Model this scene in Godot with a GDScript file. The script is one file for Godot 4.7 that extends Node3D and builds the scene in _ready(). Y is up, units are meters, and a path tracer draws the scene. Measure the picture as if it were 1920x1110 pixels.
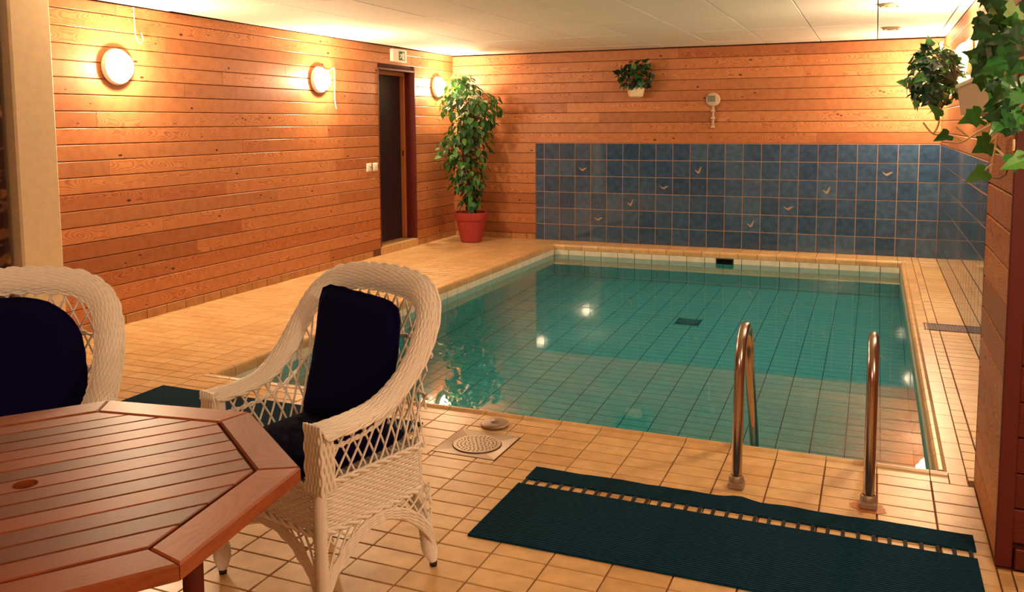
extends Node3D
# Indoor swimming pool: pine-clad room, blue tiled walls, wicker chairs and an octagonal garden table.

const WALL_L := -5.643     # face of the left wall
const CEIL := 2.3055       # ceiling height
const POOL_X0 := -4.118
const POOL_X1 := -0.353
const POOL_Z0 := 0.417
const POOL_Z1 := 6.2
const WATER_Y := -0.11
const POOL_DEPTH := 1.36
const CAM_POS := Vector3(-0.621, 1.4402, 10.0705)
const FOCAL := 1629.4      # in pixels of a 1920 x 1110 frame
const PRINCIPAL_Y := 388.8

var rng := RandomNumberGenerator.new()
var names := {}
var cam_basis := Basis.from_euler(Vector3(-0.096, 0.3962, -0.0059), EULER_ORDER_YXZ)
var M := {}

# ---------------------------------------------------------------- mesh builder
class MB:
	var v := PackedVector3Array()
	var n := PackedVector3Array()
	var uv := PackedVector2Array()
	var ix := PackedInt32Array()

	func vert(p: Vector3, nn: Vector3, t := Vector2.ZERO) -> int:
		v.append(p); n.append(nn); uv.append(t)
		return v.size() - 1

	func tri(a: int, b: int, c: int) -> void:   # counter-clockwise from outside
		ix.append(a); ix.append(c); ix.append(b)

	func quad(a: Vector3, b: Vector3, c: Vector3, d: Vector3, ta := Vector2.ZERO, tb := Vector2.ZERO, tc := Vector2.ZERO, td := Vector2.ZERO) -> void:
		var nn := (b - a).cross(c - a)
		if nn.length_squared() < 1e-16:
			nn = (c - a).cross(d - a)
		nn = nn.normalized()
		var i := vert(a, nn, ta)
		vert(b, nn, tb); vert(c, nn, tc); vert(d, nn, td)
		tri(i, i + 1, i + 2); tri(i, i + 2, i + 3)

	func tri3(a: Vector3, b: Vector3, c: Vector3) -> void:
		var nn := (b - a).cross(c - a).normalized()
		var i := vert(a, nn)
		vert(b, nn); vert(c, nn)
		tri(i, i + 1, i + 2)

	func box(c: Vector3, s: Vector3, ch := 0.0, bs := Basis.IDENTITY) -> void:
		var h := s * 0.5
		if ch <= 0.0:
			ch = 0.0001
		var e := Vector3(h.x - ch, h.y - ch, h.z - ch)
		# six faces
		for ax in 3:
			for sg in [-1.0, 1.0]:
				var u := Vector3.ZERO; var w := Vector3.ZERO; var o := Vector3.ZERO
				u[(ax + 1) % 3] = e[(ax + 1) % 3]; w[(ax + 2) % 3] = e[(ax + 2) % 3]; o[ax] = h[ax] * sg
				if sg < 0.0:
					u = -u
				quad(c + bs * (o - u - w), c + bs * (o + u - w), c + bs * (o + u + w), c + bs * (o - u + w))
		if ch <= 0.0002:
			return
		# twelve edges
		for ax in 3:
			var b := (ax + 1) % 3
			var d := (ax + 2) % 3
			for sb in [-1.0, 1.0]:
				for sd in [-1.0, 1.0]:
					var p := Vector3.ZERO; var q := Vector3.ZERO
					p[b] = h[b] * sb; p[d] = e[d] * sd
					q[b] = e[b] * sb; q[d] = h[d] * sd
					var l := Vector3.ZERO
					l[ax] = e[ax]
					var a0 := c + bs * (p - l); var a1 := c + bs * (p + l)
					var b0 := c + bs * (q - l); var b1 := c + bs * (q + l)
					if sb * sd > 0.0:
						quad(a0, b0, b1, a1)
					else:
						quad(a0, a1, b1, b0)
		for sx in [-1.0, 1.0]:
			for sy in [-1.0, 1.0]:
				for sz in [-1.0, 1.0]:
					var a := c + bs * Vector3(h.x * sx, e.y * sy, e.z * sz)
					var b2 := c + bs * Vector3(e.x * sx, h.y * sy, e.z * sz)
					var d2 := c + bs * Vector3(e.x * sx, e.y * sy, h.z * sz)
					if sx * sy * sz > 0.0:
						tri3(a, b2, d2)
					else:
						tri3(a, d2, b2)

	# tube through points; r a number or an array of radii
	func tube(pts: Array, r, sides := 6, caps := true, closed := false) -> void:
		var m := pts.size()
		if m < 2:
			return
		var rs: bool = r is Array
		var t0: Vector3 = (pts[1] - pts[0]).normalized()
		var up := Vector3.UP if absf(t0.y) < 0.9 else Vector3.RIGHT
		var nrm := t0.cross(up).normalized()
		var first := v.size()
		var along := 0.0
		for i in m:
			var a: Vector3 = pts[i - 1] if i > 0 else (pts[m - 1] if closed else pts[0])
			var b: Vector3 = pts[i + 1] if i < m - 1 else (pts[0] if closed else pts[m - 1])
			var t := (b - a).normalized()
			nrm = (nrm - t * nrm.dot(t))
			nrm = nrm.normalized() if nrm.length_squared() > 1e-10 else t.cross(Vector3(0.3, 0.9, 0.2)).normalized()
			var bn := t.cross(nrm)
			var rad: float = r[i] if rs else r
			var p: Vector3 = pts[i]
			if i > 0:
				along += p.distance_to(pts[i - 1])
			for k in sides:
				var ang := TAU * k / sides
				var d := nrm * cos(ang) + bn * sin(ang)
				vert(p + d * rad, d, Vector2(along, float(k) / sides))
		var last := m if closed else m - 1
		for i in last:
			var o := first + i * sides
			var o2 := first + ((i + 1) % m) * sides
			for k in sides:
				var k2 := (k + 1) % sides
				tri(o + k, o + k2, o2 + k2); tri(o + k, o2 + k2, o2 + k)
		if caps and not closed:
			for e in [0, m - 1]:
				var dirn: Vector3 = (pts[0] - pts[1]).normalized() if e == 0 else (pts[m - 1] - pts[m - 2]).normalized()
				var c := vert(pts[e], dirn)
				var ring := []
				for k in sides:
					ring.append(vert(v[first + e * sides + k], dirn))
				for k in sides:
					var k2 := (k + 1) % sides
					if e == 0:
						tri(c, ring[k2], ring[k])
					else:
						tri(c, ring[k], ring[k2])

	# lathe about the y axis; profile of (radius, height), from bottom to top along the outside
	func lathe(prof: Array, segs := 24, o := Vector3.ZERO, bs := Basis.IDENTITY, sharp := false) -> void:
		var m := prof.size()
		var nr := []
		for i in m:
			var a: Vector2 = prof[maxi(i - 1, 0)]
			var b: Vector2 = prof[mini(i + 1, m - 1)]
			var d := (b - a).normalized()
			nr.append(Vector2(d.y, -d.x))
		if sharp:
			for i in m - 1:
				lathe([prof[i], prof[i + 1]], segs, o, bs)
			return
		var first := v.size()
		for i in m:
			for k in segs + 1:
				var ang := TAU * k / segs
				var cs := cos(ang); var sn := sin(ang)
				vert(o + bs * Vector3(prof[i].x * cs, prof[i].y, prof[i].x * sn), bs * Vector3(nr[i].x * cs, nr[i].y, nr[i].x * sn), Vector2(float(k) / segs, float(i) / maxi(m - 1, 1)))
		for i in m - 1:
			for k in segs:
				var a2 := first + i * (segs + 1) + k
				var b2 := a2 + segs + 1
				tri(a2, b2, b2 + 1); tri(a2, b2 + 1, a2 + 1)

	# convex outline in the xz plane (any order), slab from y0 to y1 with a chamfered top edge
	func slab(poly: PackedVector2Array, y0: float, y1: float, ch: float, dir: Vector2, uvo: Vector2, uvs: Vector2) -> void:
		var pl := poly.duplicate()
		if Geometry2D.is_polygon_clockwise(pl):
			pl.reverse()
		var m := pl.size()
		var inn := PackedVector2Array()
		for i in m:
			var a := pl[(i + m - 1) % m]; var b := pl[i]; var c := pl[(i + 1) % m]
			var e1 := (b - a).normalized(); var e2 := (c - b).normalized()
			var n1 := Vector2(-e1.y, e1.x); var n2 := Vector2(-e2.y, e2.x)
			var bis := n1 + n2
			var k := maxf(0.35, bis.length_squared() * 0.5)
			inn.append(b + bis * (ch / k))
		var per := Vector2(-dir.y, dir.x)
		var idx := Geometry2D.triangulate_polygon(inn)
		var base := v.size()
		for p in inn:
			vert(Vector3(p.x, y1, p.y), Vector3.UP, uvo + Vector2(p.dot(dir) * uvs.x, p.dot(per) * uvs.y))
		for i in range(0, idx.size(), 3):
			var a3 := inn[idx[i]]; var b3 := inn[idx[i + 1]]; var c3 := inn[idx[i + 2]]
			if (b3 - a3).cross(c3 - a3) > 0.0:
				tri(base + idx[i], base + idx[i + 2], base + idx[i + 1])
			else:
				tri(base + idx[i], base + idx[i + 1], base + idx[i + 2])
		for i in m:
			var a4 := pl[i]; var b4 := pl[(i + 1) % m]; var ai := inn[i]; var bi := inn[(i + 1) % m]
			var ta := uvo + Vector2(a4.dot(dir) * uvs.x, a4.dot(per) * uvs.y)
			var tb := uvo + Vector2(b4.dot(dir) * uvs.x, b4.dot(per) * uvs.y)
			quad(Vector3(b4.x, y1 - ch, b4.y), Vector3(a4.x, y1 - ch, a4.y), Vector3(ai.x, y1, ai.y), Vector3(bi.x, y1, bi.y), tb, ta, ta, tb)
			quad(Vector3(b4.x, y0, b4.y), Vector3(a4.x, y0, a4.y), Vector3(a4.x, y1 - ch, a4.y), Vector3(b4.x, y1 - ch, b4.y), tb, ta, ta + Vector2(0, 0.02), tb + Vector2(0, 0.02))
		var bb := v.size()
		for p in pl:
			vert(Vector3(p.x, y0, p.y), Vector3.DOWN, uvo + Vector2(p.dot(dir) * uvs.x, p.dot(per) * uvs.y))
		var idb := Geometry2D.triangulate_polygon(pl)
		for i in range(0, idb.size(), 3):
			tri(bb + idb[i], bb + idb[i + 1], bb + idb[i + 2])

	func add(o: MB, t: Transform3D) -> void:
		var b := v.size()
		for i in o.v.size():
			v.append(t * o.v[i]); n.append((t.basis * o.n[i]).normalized()); uv.append(o.uv[i])
		for i in o.ix:
			ix.append(b + i)

	func mesh() -> ArrayMesh:
		var a := []
		a.resize(Mesh.ARRAY_MAX)
		a[Mesh.ARRAY_VERTEX] = v; a[Mesh.ARRAY_NORMAL] = n; a[Mesh.ARRAY_TEX_UV] = uv; a[Mesh.ARRAY_INDEX] = ix
		var m := ArrayMesh.new()
		m.add_surface_from_arrays(Mesh.PRIMITIVE_TRIANGLES, a)
		return m

# ---------------------------------------------------------------- scene helpers
func numbered(called: String) -> String:
	if not names.has(called):
		names[called] = 0
		return called
	names[called] += 1
	return "%s_%03d" % [called, names[called]]

func part(called: String, mesh: Mesh, mat: Material, parent: Node3D, at := Vector3.ZERO, bs := Basis.IDENTITY) -> MeshInstance3D:
	var o := MeshInstance3D.new()
	o.name = called
	o.mesh = mesh
	o.material_override = mat
	o.transform = Transform3D(bs, at)
	o.cast_shadow = GeometryInstance3D.SHADOW_CASTING_SETTING_ON
	parent.add_child(o, true)
	return o

func tag(o: Node, label: String, category: String, group := "", kind := "") -> void:
	o.set_meta("label", label)
	if category:
		o.set_meta("category", category)
	if group:
		o.set_meta("group", group)
	if kind:
		o.set_meta("kind", kind)

func thing(called: String, label: String, category: String, at := Vector3.ZERO, turn := 0.0, group := "") -> Node3D:
	var o := Node3D.new()
	o.name = numbered(called)
	add_child(o)
	o.position = at
	o.rotation.y = turn
	tag(o, label, category, group)
	return o

func structure(called: String, label := "") -> Node3D:
	var o := Node3D.new()
	o.name = called
	add_child(o)
	o.set_meta("kind", "structure")
	if label:
		o.set_meta("label", label)
	return o

func to_pixel(p: Vector3) -> Vector2:
	var c := cam_basis.inverse() * (p - CAM_POS)
	if c.z > -0.05:
		return Vector2(-9999, -9999)
	return Vector2(960.0 + FOCAL * c.x / -c.z, PRINCIPAL_Y + FOCAL * c.y / c.z)

func srgb(r: float, g: float, b: float) -> Color:
	return Color(r / 255.0, g / 255.0, b / 255.0)

func mat(c: Color, rough := 0.6, metal := 0.0, spec := 0.5) -> StandardMaterial3D:
	var m := StandardMaterial3D.new()
	m.albedo_color = c
	m.roughness = rough
	m.metallic = metal
	m.metallic_specular = spec
	return m

func noise_image(w: int, h: int, freq: float, sd: int, oct := 4) -> Image:
	var f := FastNoiseLite.new()
	f.seed = sd
	f.frequency = freq
	f.fractal_octaves = oct
	return f.get_seamless_image(w, h)

# eight boards of pine side by side in one picture, each 4 m long
func wood_texture(light: Color, dark: Color, sd: int, lines: float, knots: int, contrast: float, W := 2048, H := 512, strips := 8) -> ImageTexture:
	var r := RandomNumberGenerator.new()
	r.seed = sd
	var fine := noise_image(W, H, 0.02, sd + 5, 3)
	var fd := fine.get_data()
	var data := PackedByteArray()
	data.resize(W * H * 3)
	var sh := H / strips
	for s in strips:
		var ph := []
		for i in 12:
			ph.append(r.randf() * TAU)
		var yc0 := r.randf_range(-0.5, 0.5)
		var flat := r.randf() < 0.3
		var tone := r.randf_range(0.90, 1.06)
		var kn := []
		for i in knots:
			if r.randf() < 0.75:
				kn.append(Vector3(r.randf() * W, r.randf_range(0.2, 0.8) * sh, r.randf_range(2.5, 6.0)))
		for x in W:
			var a := TAU * x / W
			var yc := yc0 + 0.35 * sin(a * 2.0 + ph[0]) + 0.16 * sin(a * 7.0 + ph[1]) + 0.05 * sin(a * 19.0 + ph[2])
			var hh := 0.55 + 0.75 * sin(a * 3.0 + ph[3]) + 0.5 * sin(a * 7.0 + ph[4]) + 0.26 * sin(a * 12.0 + ph[5]) + 0.08 * sin(a * 25.0 + ph[6])
			if flat:
				yc += 3.0
				hh *= 0.3
			for y in sh:
				var yy := (y + 0.5) / sh * 2.0 - 1.0
				var k := ((s * sh + y) * W + x)
				var nz := fd[k] / 255.0 - 0.5
				var d := sqrt(hh * hh + (yy - yc) * (yy - yc) * 2.2) + nz * 0.12
				var dk := 0.0
				for q in kn:
					var dx: float = (x - q.x) / 2.2
					if absf(dx) < 22.0:
						var dy: float = y - q.y
						var rr: float = sqrt(dx * dx + dy * dy)
						d += 1.1 * exp(-rr * rr / (q.z * q.z * 5.0))
						if rr < q.z:
							dk = maxf(dk, minf(1.0, (q.z - rr) * 0.6))
				var fr := d * lines
				fr = fr - floorf(fr)
				var g := fr * fr * fr if fr < 0.9 else (1.0 - fr) * 7.0
				g = clampf(g * contrast + nz * 0.35, 0.0, 1.0)
				var cr := lerpf(light.r, dark.r, g) * tone
				var cg := lerpf(light.g, dark.g, g) * tone
				var cb := lerpf(light.b, dark.b, g) * tone
				if dk > 0.0:
					cr = lerpf(cr, dark.r * 0.6, dk); cg = lerpf(cg, dark.g * 0.5, dk); cb = lerpf(cb, dark.b * 0.5, dk)
				data[k * 3] = clampi(int(cr * 255.0), 0, 255)
				data[k * 3 + 1] = clampi(int(cg * 255.0), 0, 255)
				data[k * 3 + 2] = clampi(int(cb * 255.0), 0, 255)
	return ImageTexture.create_from_image(Image.create_from_data(W, H, false, Image.FORMAT_RGB8, data))

func mottle(base: Color, amount: float, freq: float, sd: int, size := 256) -> ImageTexture:
	var im := noise_image(size, size, freq, sd, 5)
	var d := im.get_data()
	var data := PackedByteArray()
	data.resize(size * size * 3)
	for i in size * size:
		var k := 1.0 + (d[i] / 255.0 - 0.5) * amount
		data[i * 3] = clampi(int(base.r * k * 255.0), 0, 255)
		data[i * 3 + 1] = clampi(int(base.g * k * 255.0), 0, 255)
		data[i * 3 + 2] = clampi(int(base.b * k * 255.0), 0, 255)
	return ImageTexture.create_from_image(Image.create_from_data(size, size, false, Image.FORMAT_RGB8, data))

func tri_mat(tex: Texture2D, scale: float, rough: float, spec := 0.5) -> StandardMaterial3D:
	var m := StandardMaterial3D.new()
	m.albedo_texture = tex
	m.uv1_triplanar = true
	m.uv1_world_triplanar = true
	m.uv1_scale = Vector3.ONE * scale
	m.roughness = rough
	m.metallic_specular = spec
	return m

func make_materials() -> void:
	var pine := wood_texture(srgb(192, 128, 82), srgb(130, 66, 40), 11, 3.6, 3, 0.85)
	M.pine = []
	for c in [Color(1, 1, 1), Color(0.96, 0.93, 0.91), Color(0.99, 0.97, 0.95), Color(0.91, 0.86, 0.84)]:
		var m := StandardMaterial3D.new()
		m.albedo_texture = pine
		m.albedo_color = c
		m.roughness = 0.42
		m.metallic_specular = 0.4
		M.pine.append(m)
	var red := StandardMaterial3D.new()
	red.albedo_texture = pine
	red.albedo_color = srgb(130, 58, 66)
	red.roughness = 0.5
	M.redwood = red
	M.backing = mat(srgb(74, 38, 22), 0.9)
	var teak := wood_texture(srgb(152, 80, 42), srgb(100, 44, 22), 23, 3.0, 0, 0.55, 1024, 256, 8)
	M.teak = []
	for c in [Color(0.86, 0.80, 0.76), Color(0.80, 0.73, 0.68), Color(0.90, 0.84, 0.78), Color(0.76, 0.68, 0.64)]:
		var m := StandardMaterial3D.new()
		m.albedo_texture = teak
		m.albedo_color = c
		m.roughness = 0.4
		M.teak.append(m)
	var bt := StandardMaterial3D.new()
	bt.albedo_texture = teak
	bt.albedo_color = Color(1.0, 0.98, 0.94)
	bt.roughness = 0.4
	M.teak_border = bt
	M.tile = []
	for c in [srgb(206, 168, 116), srgb(200, 160, 108), srgb(211, 174, 122)]:
		M.tile.append(tri_mat(mottle(c, 0.14, 0.03, 31 + M.tile.size()), 1.3, 0.32))
	M.grout = tri_mat(mottle(srgb(112, 66, 42), 0.3, 0.05, 40), 2.0, 0.9)
	M.skirt = tri_mat(mottle(srgb(176, 122, 72), 0.2, 0.03, 41), 1.7, 0.4)
	M.basin = tri_mat(mottle(srgb(220, 217, 200), 0.08, 0.03, 42), 1.1, 0.8, 0.15)
	M.basin_grout = mat(srgb(70, 62, 60), 0.9)
	M.blue = []
	for c in [srgb(62, 88, 118), srgb(57, 83, 113), srgb(68, 94, 122), srgb(53, 78, 108)]:
		var m2 := tri_mat(mottle(c, 0.3, 0.02, 50 + M.blue.size()), 2.3, 0.06)
		M.blue.append(m2)
	M.blue_grout = mat(srgb(176, 140, 116), 0.85)
	M.gull = mat(srgb(164, 140, 120), 0.4)
	M.panel = []
	for c in [srgb(246, 242, 230), srgb(242, 238, 224)]:
		M.panel.append(tri_mat(mottle(c, 0.05, 0.06, 60 + M.panel.size()), 1.7, 0.85))
	M.plaster = mat(srgb(150, 138, 122), 0.9)
	M.dark = mat(srgb(20, 14, 16), 0.9)
	M.cream = tri_mat(mottle(srgb(226, 206, 172), 0.05, 0.05, 66), 1.0, 0.7)
	M.door = mat(srgb(34, 18, 28), 0.45)
	M.white = mat(srgb(232, 226, 212), 0.45)
	M.white_plastic = mat(srgb(228, 220, 204), 0.35)
	var glow := mat(srgb(255, 244, 222), 0.3)
	glow.emission_enabled = true
	glow.emission = srgb(255, 236, 196)
	glow.emission_energy_multiplier = 6.0
	M.glow = glow
	M.wicker = mat(srgb(246, 240, 230), 0.42)
	M.wicker_dark = mat(srgb(190, 150, 118), 0.5)
	M.foot = mat(srgb(40, 26, 22), 0.7)
	var cloth := tri_mat(mottle(srgb(14, 12, 52), 0.5, 0.2, 71), 3.0, 0.95, 0.12)
	cloth.rim_enabled = true
	cloth.rim = 0.05
	M.cloth = cloth
	M.rubber = tri_mat(mottle(srgb(6, 46, 66), 0.3, 0.06, 72), 2.0, 0.8, 0.2)
	M.rubber_dark = mat(srgb(14, 20, 26), 0.8)
	M.steel = mat(srgb(184, 170, 162), 0.2, 1.0)
	M.steel_brushed = mat(srgb(178, 160, 142), 0.42, 1.0)
	M.steel_matt = mat(srgb(160, 140, 122), 0.45, 0.6)
	M.terracotta = tri_mat(mottle(srgb(158, 50, 46), 0.18, 0.04, 73), 2.0, 0.7)
	M.soil = tri_mat(mottle(srgb(42, 28, 20), 0.6, 0.2, 74), 4.0, 1.0)
	M.bark = tri_mat(mottle(srgb(110, 82, 60), 0.4, 0.1, 75), 6.0, 0.9)
	M.ficus = []
	for c in [srgb(34, 84, 36), srgb(52, 106, 44), srgb(24, 66, 38), srgb(74, 124, 56)]:
		var l := mat(c, 0.38)
		l.backlight_enabled = true
		l.backlight = Color(0.14, 0.26, 0.08)
		M.ficus.append(l)
	M.ivy = []
	for c in [srgb(30, 84, 42), srgb(22, 62, 38), srgb(62, 124, 52), srgb(17, 48, 34)]:
		var l := mat(c, 0.35)
		l.backlight_enabled = true
		l.backlight = Color(0.12, 0.2, 0.06)
		M.ivy.append(l)
	M.ivy_near = []
	for c in [srgb(54, 132, 60), srgb(36, 98, 50), srgb(92, 164, 72), srgb(24, 70, 44)]:
		var l := mat(c, 0.3)
		l.backlight_enabled = true
		l.backlight = Color(0.12, 0.2, 0.06)
		M.ivy_near.append(l)
	M.ivy_pale = mat(srgb(150, 190, 132), 0.4)
	M.stem = mat(srgb(236, 212, 158), 0.6)
	M.stem_dark = mat(srgb(70, 66, 36), 0.7)
	M.pot = tri_mat(mottle(srgb(232, 214, 176), 0.12, 0.05, 76), 3.0, 0.5)
	M.planter = mat(srgb(196, 172, 146), 0.7)
	M.green_sign = mat(srgb(28, 92, 58), 0.4)
	M.grey = mat(srgb(112, 118, 108), 0.5)
	M.grate = mat(srgb(84, 62, 66), 0.6)
	var w := StandardMaterial3D.new()
	var tint := Color(0.08, 0.67, 1.0).linear_to_srgb()
	w.albedo_color = Color(tint.r, tint.g, tint.b, 0.0)
	w.roughness = 0.0
	w.metallic_specular = 0.5
	w.transparency = BaseMaterial3D.TRANSPARENCY_ALPHA
	w.refraction_enabled = true
	w.refraction_scale = 0.033
	M.water = w
	var cm := tri_mat(curtain_texture(), 1.1, 0.9)
	M.curtain = cm

func curtain_texture() -> ImageTexture:
	var im := noise_image(256, 256, 0.02, 81, 3)
	var d := im.get_data()
	var data := PackedByteArray()
	data.resize(256 * 256 * 3)
	for i in 256 * 256:
		var k := clampf((d[i] / 255.0 - 0.60) * 9.0, 0.0, 1.0)
		data[i * 3] = int(lerpf(54, 150, k)); data[i * 3 + 1] = int(lerpf(24, 104, k)); data[i * 3 + 2] = int(lerpf(28, 58, k))
	return ImageTexture.create_from_image(Image.create_from_data(256, 256, false, Image.FORMAT_RGB8, data))

# a board lying along +x, its face towards +z, base at the origin
func plank_mesh(length: float, height: float, thick := 0.017, ch := 0.004) -> ArrayMesh:
	var b := MB.new()
	var strip := rng.randi() % 8
	var u0 := rng.randf()
	var flip := rng.randf() < 0.5
	var prof := [Vector2(0, 0.001), Vector2(thick - ch, 0.001), Vector2(thick, 0.001 + ch), Vector2(thick, height - 0.003 - ch), Vector2(thick - ch, height - 0.003), Vector2(0, height - 0.003)]
	for i in prof.size() - 1:
		var p: Vector2 = prof[i]; var q: Vector2 = prof[i + 1]
		var vp := (strip + 0.03 + 0.94 * clampf(p.y / height, 0, 1)) / 8.0
		var vq := (strip + 0.03 + 0.94 * clampf(q.y / height, 0, 1)) / 8.0
		var ua := u0; var ub := u0 + length / 4.0
		if flip:
			ub = u0 - length / 4.0
		b.quad(Vector3(0, p.y, p.x), Vector3(length, p.y, p.x), Vector3(length, q.y, q.x), Vector3(0, q.y, q.x), Vector2(ua, vp), Vector2(ub, vp), Vector2(ub, vq), Vector2(ua, vq))
	for e in [0.0, length]:
		var t := Vector2(u0, (strip + 0.5) / 8.0)
		var a := [Vector3(e, 0.001, 0), Vector3(e, 0.001, thick), Vector3(e, height - 0.003, thick), Vector3(e, height - 0.003, 0)]
		if e == 0.0:
			b.quad(a[0], a[1], a[2], a[3], t, t, t, t)
		else:
			b.quad(a[3], a[2], a[1], a[0], t, t, t, t)
	return b.mesh()

# courses of boards; o start point, dir along the wall, out away from the wall
func clad(parent: Node3D, o: Vector3, dir: Vector3, out: Vector3, length: float, y0: float, y1: float, pitch: float, holes := [], lens := Vector2(1.4, 3.2), mats := []) -> void:
	var bs := Basis(dir, Vector3.UP, out)
	if bs.determinant() < 0.0:
		push_error("left-handed cladding")
	var y := y0
	var ms: Array = mats if mats else M.pine
	while y < y1 - 0.012:
		var h := minf(pitch, y1 - y)
		var spans := [Vector2(0, length)]
		for hole in holes:       # (from, to, bottom, top) along the wall
			if y + h > hole[2] + 0.002 and y < hole[3] - 0.002:
				var next := []
				for s in spans:
					if hole[1] <= s.x or hole[0] >= s.y:
						next.append(s)
					else:
						if hole[0] - s.x > 0.01:
							next.append(Vector2(s.x, hole[0]))
						if s.y - hole[1] > 0.01:
							next.append(Vector2(hole[1], s.y))
				spans = next
		for s in spans:
			var x: float = s.x
			var firstcut := rng.randf_range(0.4, lens.y)
			while x < s.y - 0.001:
				var l: float = minf(firstcut if x == s.x else rng.randf_range(lens.x, lens.y), s.y - x)
				if s.y - x - l < 0.35:
					l = s.y - x
				var m: Material = ms[[0, 0, 0, 1, 2, 2, 3][rng.randi() % 7] % ms.size()]
				var dd := rng.randf_range(-0.0008, 0.0008)
				part("board", plank_mesh(l - 0.0015, h), m, parent, o + dir * x + Vector3(0, y, 0) + out * dd, bs)
				x += l
		y += pitch

func tile_mesh(w: float, d: float, h: float, ch: float) -> ArrayMesh:
	# lies in xz, top at y = 0, centred
	var b := MB.new()
	var x := w * 0.5; var z := d * 0.5
	var xi := x - ch; var zi := z - ch
	b.quad(Vector3(-xi, 0, zi), Vector3(xi, 0, zi), Vector3(xi, 0, -zi), Vector3(-xi, 0, -zi))
	var o := [Vector3(-x, -ch, z), Vector3(x, -ch, z), Vector3(x, -ch, -z), Vector3(-x, -ch, -z)]
	var i := [Vector3(-xi, 0, zi), Vector3(xi, 0, zi), Vector3(xi, 0, -zi), Vector3(-xi, 0, -zi)]
	for k in 4:
		var k2 := (k + 1) % 4
		b.quad(o[k], o[k2], i[k2], i[k])
		b.quad(o[k] - Vector3(0, h - ch, 0), o[k2] - Vector3(0, h - ch, 0), o[k2], o[k])
	return b.mesh()

var tile_cache := {}
func cached_tile(w: float, d: float, h: float, ch: float) -> ArrayMesh:
	var key := "%.3f %.3f %.4f %.4f" % [w, d, h, ch]
	if not tile_cache.has(key):
		tile_cache[key] = tile_mesh(w, d, h, ch)
	return tile_cache[key]

# rectangles of the tile grid inside a region, minus holes: [Rect2]
func grid_rects(region: Rect2, gx: float, gz: float, dx: float, dz: float, holes: Array) -> Array:
	var out := []
	var i0 := int(floor((region.position.x - gx) / dx + 1e-4))
	var j0 := int(floor((region.position.y - gz) / dz + 1e-4))
	var i := i0
	while gx + i * dx < region.end.x - 0.004:
		var j := j0
		while gz + j * dz < region.end.y - 0.004:
			var r := Rect2(gx + i * dx, gz + j * dz, dx, dz).intersection(region)
			var rs := [r]
			for h in holes:
				var next := []
				for q in rs:
					if not q.intersects(h):
						next.append(q)
						continue
					var c: Rect2 = q.intersection(h)
					if c.position.x - q.position.x > 0.006:
						next.append(Rect2(q.position.x, q.position.y, c.position.x - q.position.x, q.size.y))
					if q.end.x - c.end.x > 0.006:
						next.append(Rect2(c.end.x, q.position.y, q.end.x - c.end.x, q.size.y))
					if c.position.y - q.position.y > 0.006:
						next.append(Rect2(c.position.x, q.position.y, c.size.x, c.position.y - q.position.y))
					if q.end.y - c.end.y > 0.006:
						next.append(Rect2(c.position.x, c.end.y, c.size.x, q.end.y - c.end.y))
				rs = next
			for q in rs:
				if q.size.x > 0.008 and q.size.y > 0.008:
					out.append(q)
			j += 1
		i += 1
	return out

# lays tiles: the largest in view one by one, the rest joined. frames: [Transform3D per tile, w, d]
func lay_tiles(parent: Node3D, tiles: Array, mats: Array, gap: float, h: float, ch: float, limit: int, called: String, field: String) -> void:
	var order := []
	for t in tiles:
		var tr: Transform3D = t[0]
		var c := to_pixel(tr.origin)
		var s := tr.origin.distance_to(CAM_POS)
		if c.x < -40 or c.x > 1960 or c.y < -40 or c.y > 1150:
			s += 1000.0
		order.append([s, t])
	order.sort_custom(func(a, b): return a[0] < b[0])
	var rest := {}
	var n := 0
	for o in order:
		var t: Array = o[1]
		var mi := rng.randi() % mats.size()
		var w: float = t[1] - gap; var d: float = t[2] - gap
		var tr: Transform3D = t[0]
		tr.origin += tr.basis.y * rng.randf_range(-0.0006, 0.0006)
		if n < limit and o[0] < 1000.0:
			part(called, cached_tile(w, d, h, ch), mats[mi], parent, tr.origin, tr.basis)
		else:
			if not rest.has(mi):
				rest[mi] = MB.new()
			var one := MB.new()
			var src := cached_tile(w, d, h, ch).surface_get_arrays(0)
			one.v = src[Mesh.ARRAY_VERTEX]; one.n = src[Mesh.ARRAY_NORMAL]; one.ix = src[Mesh.ARRAY_INDEX]
			one.uv.resize(one.v.size())
			rest[mi].add(one, tr)
		n += 1
	if rest:
		var am := ArrayMesh.new()
		var k := 0
		var f := MeshInstance3D.new()
		f.name = field
		for mi in rest:
			var a: Array = rest[mi].mesh().surface_get_arrays(0)
			am.add_surface_from_arrays(Mesh.PRIMITIVE_TRIANGLES, a)
			am.surface_set_material(k, mats[mi])
			k += 1
		f.mesh = am
		f.set_meta("kind", "stuff")
		parent.add_child(f, true)

func floor_frames(rects: Array, y := 0.0) -> Array:
	var out := []
	for r in rects:
		var c: Vector2 = r.get_center()
		out.append([Transform3D(Basis.IDENTITY, Vector3(c.x, y, c.y)), r.size.x, r.size.y])
	return out

func boxed(c: Vector3, s: Vector3, ch := 0.0) -> ArrayMesh:
	var b := MB.new()
	b.box(c, s, ch)
	return b.mesh()

func span(a: Vector3, b: Vector3, ch := 0.0) -> ArrayMesh:
	return boxed((a + b) * 0.5, (b - a).abs(), ch)

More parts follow.
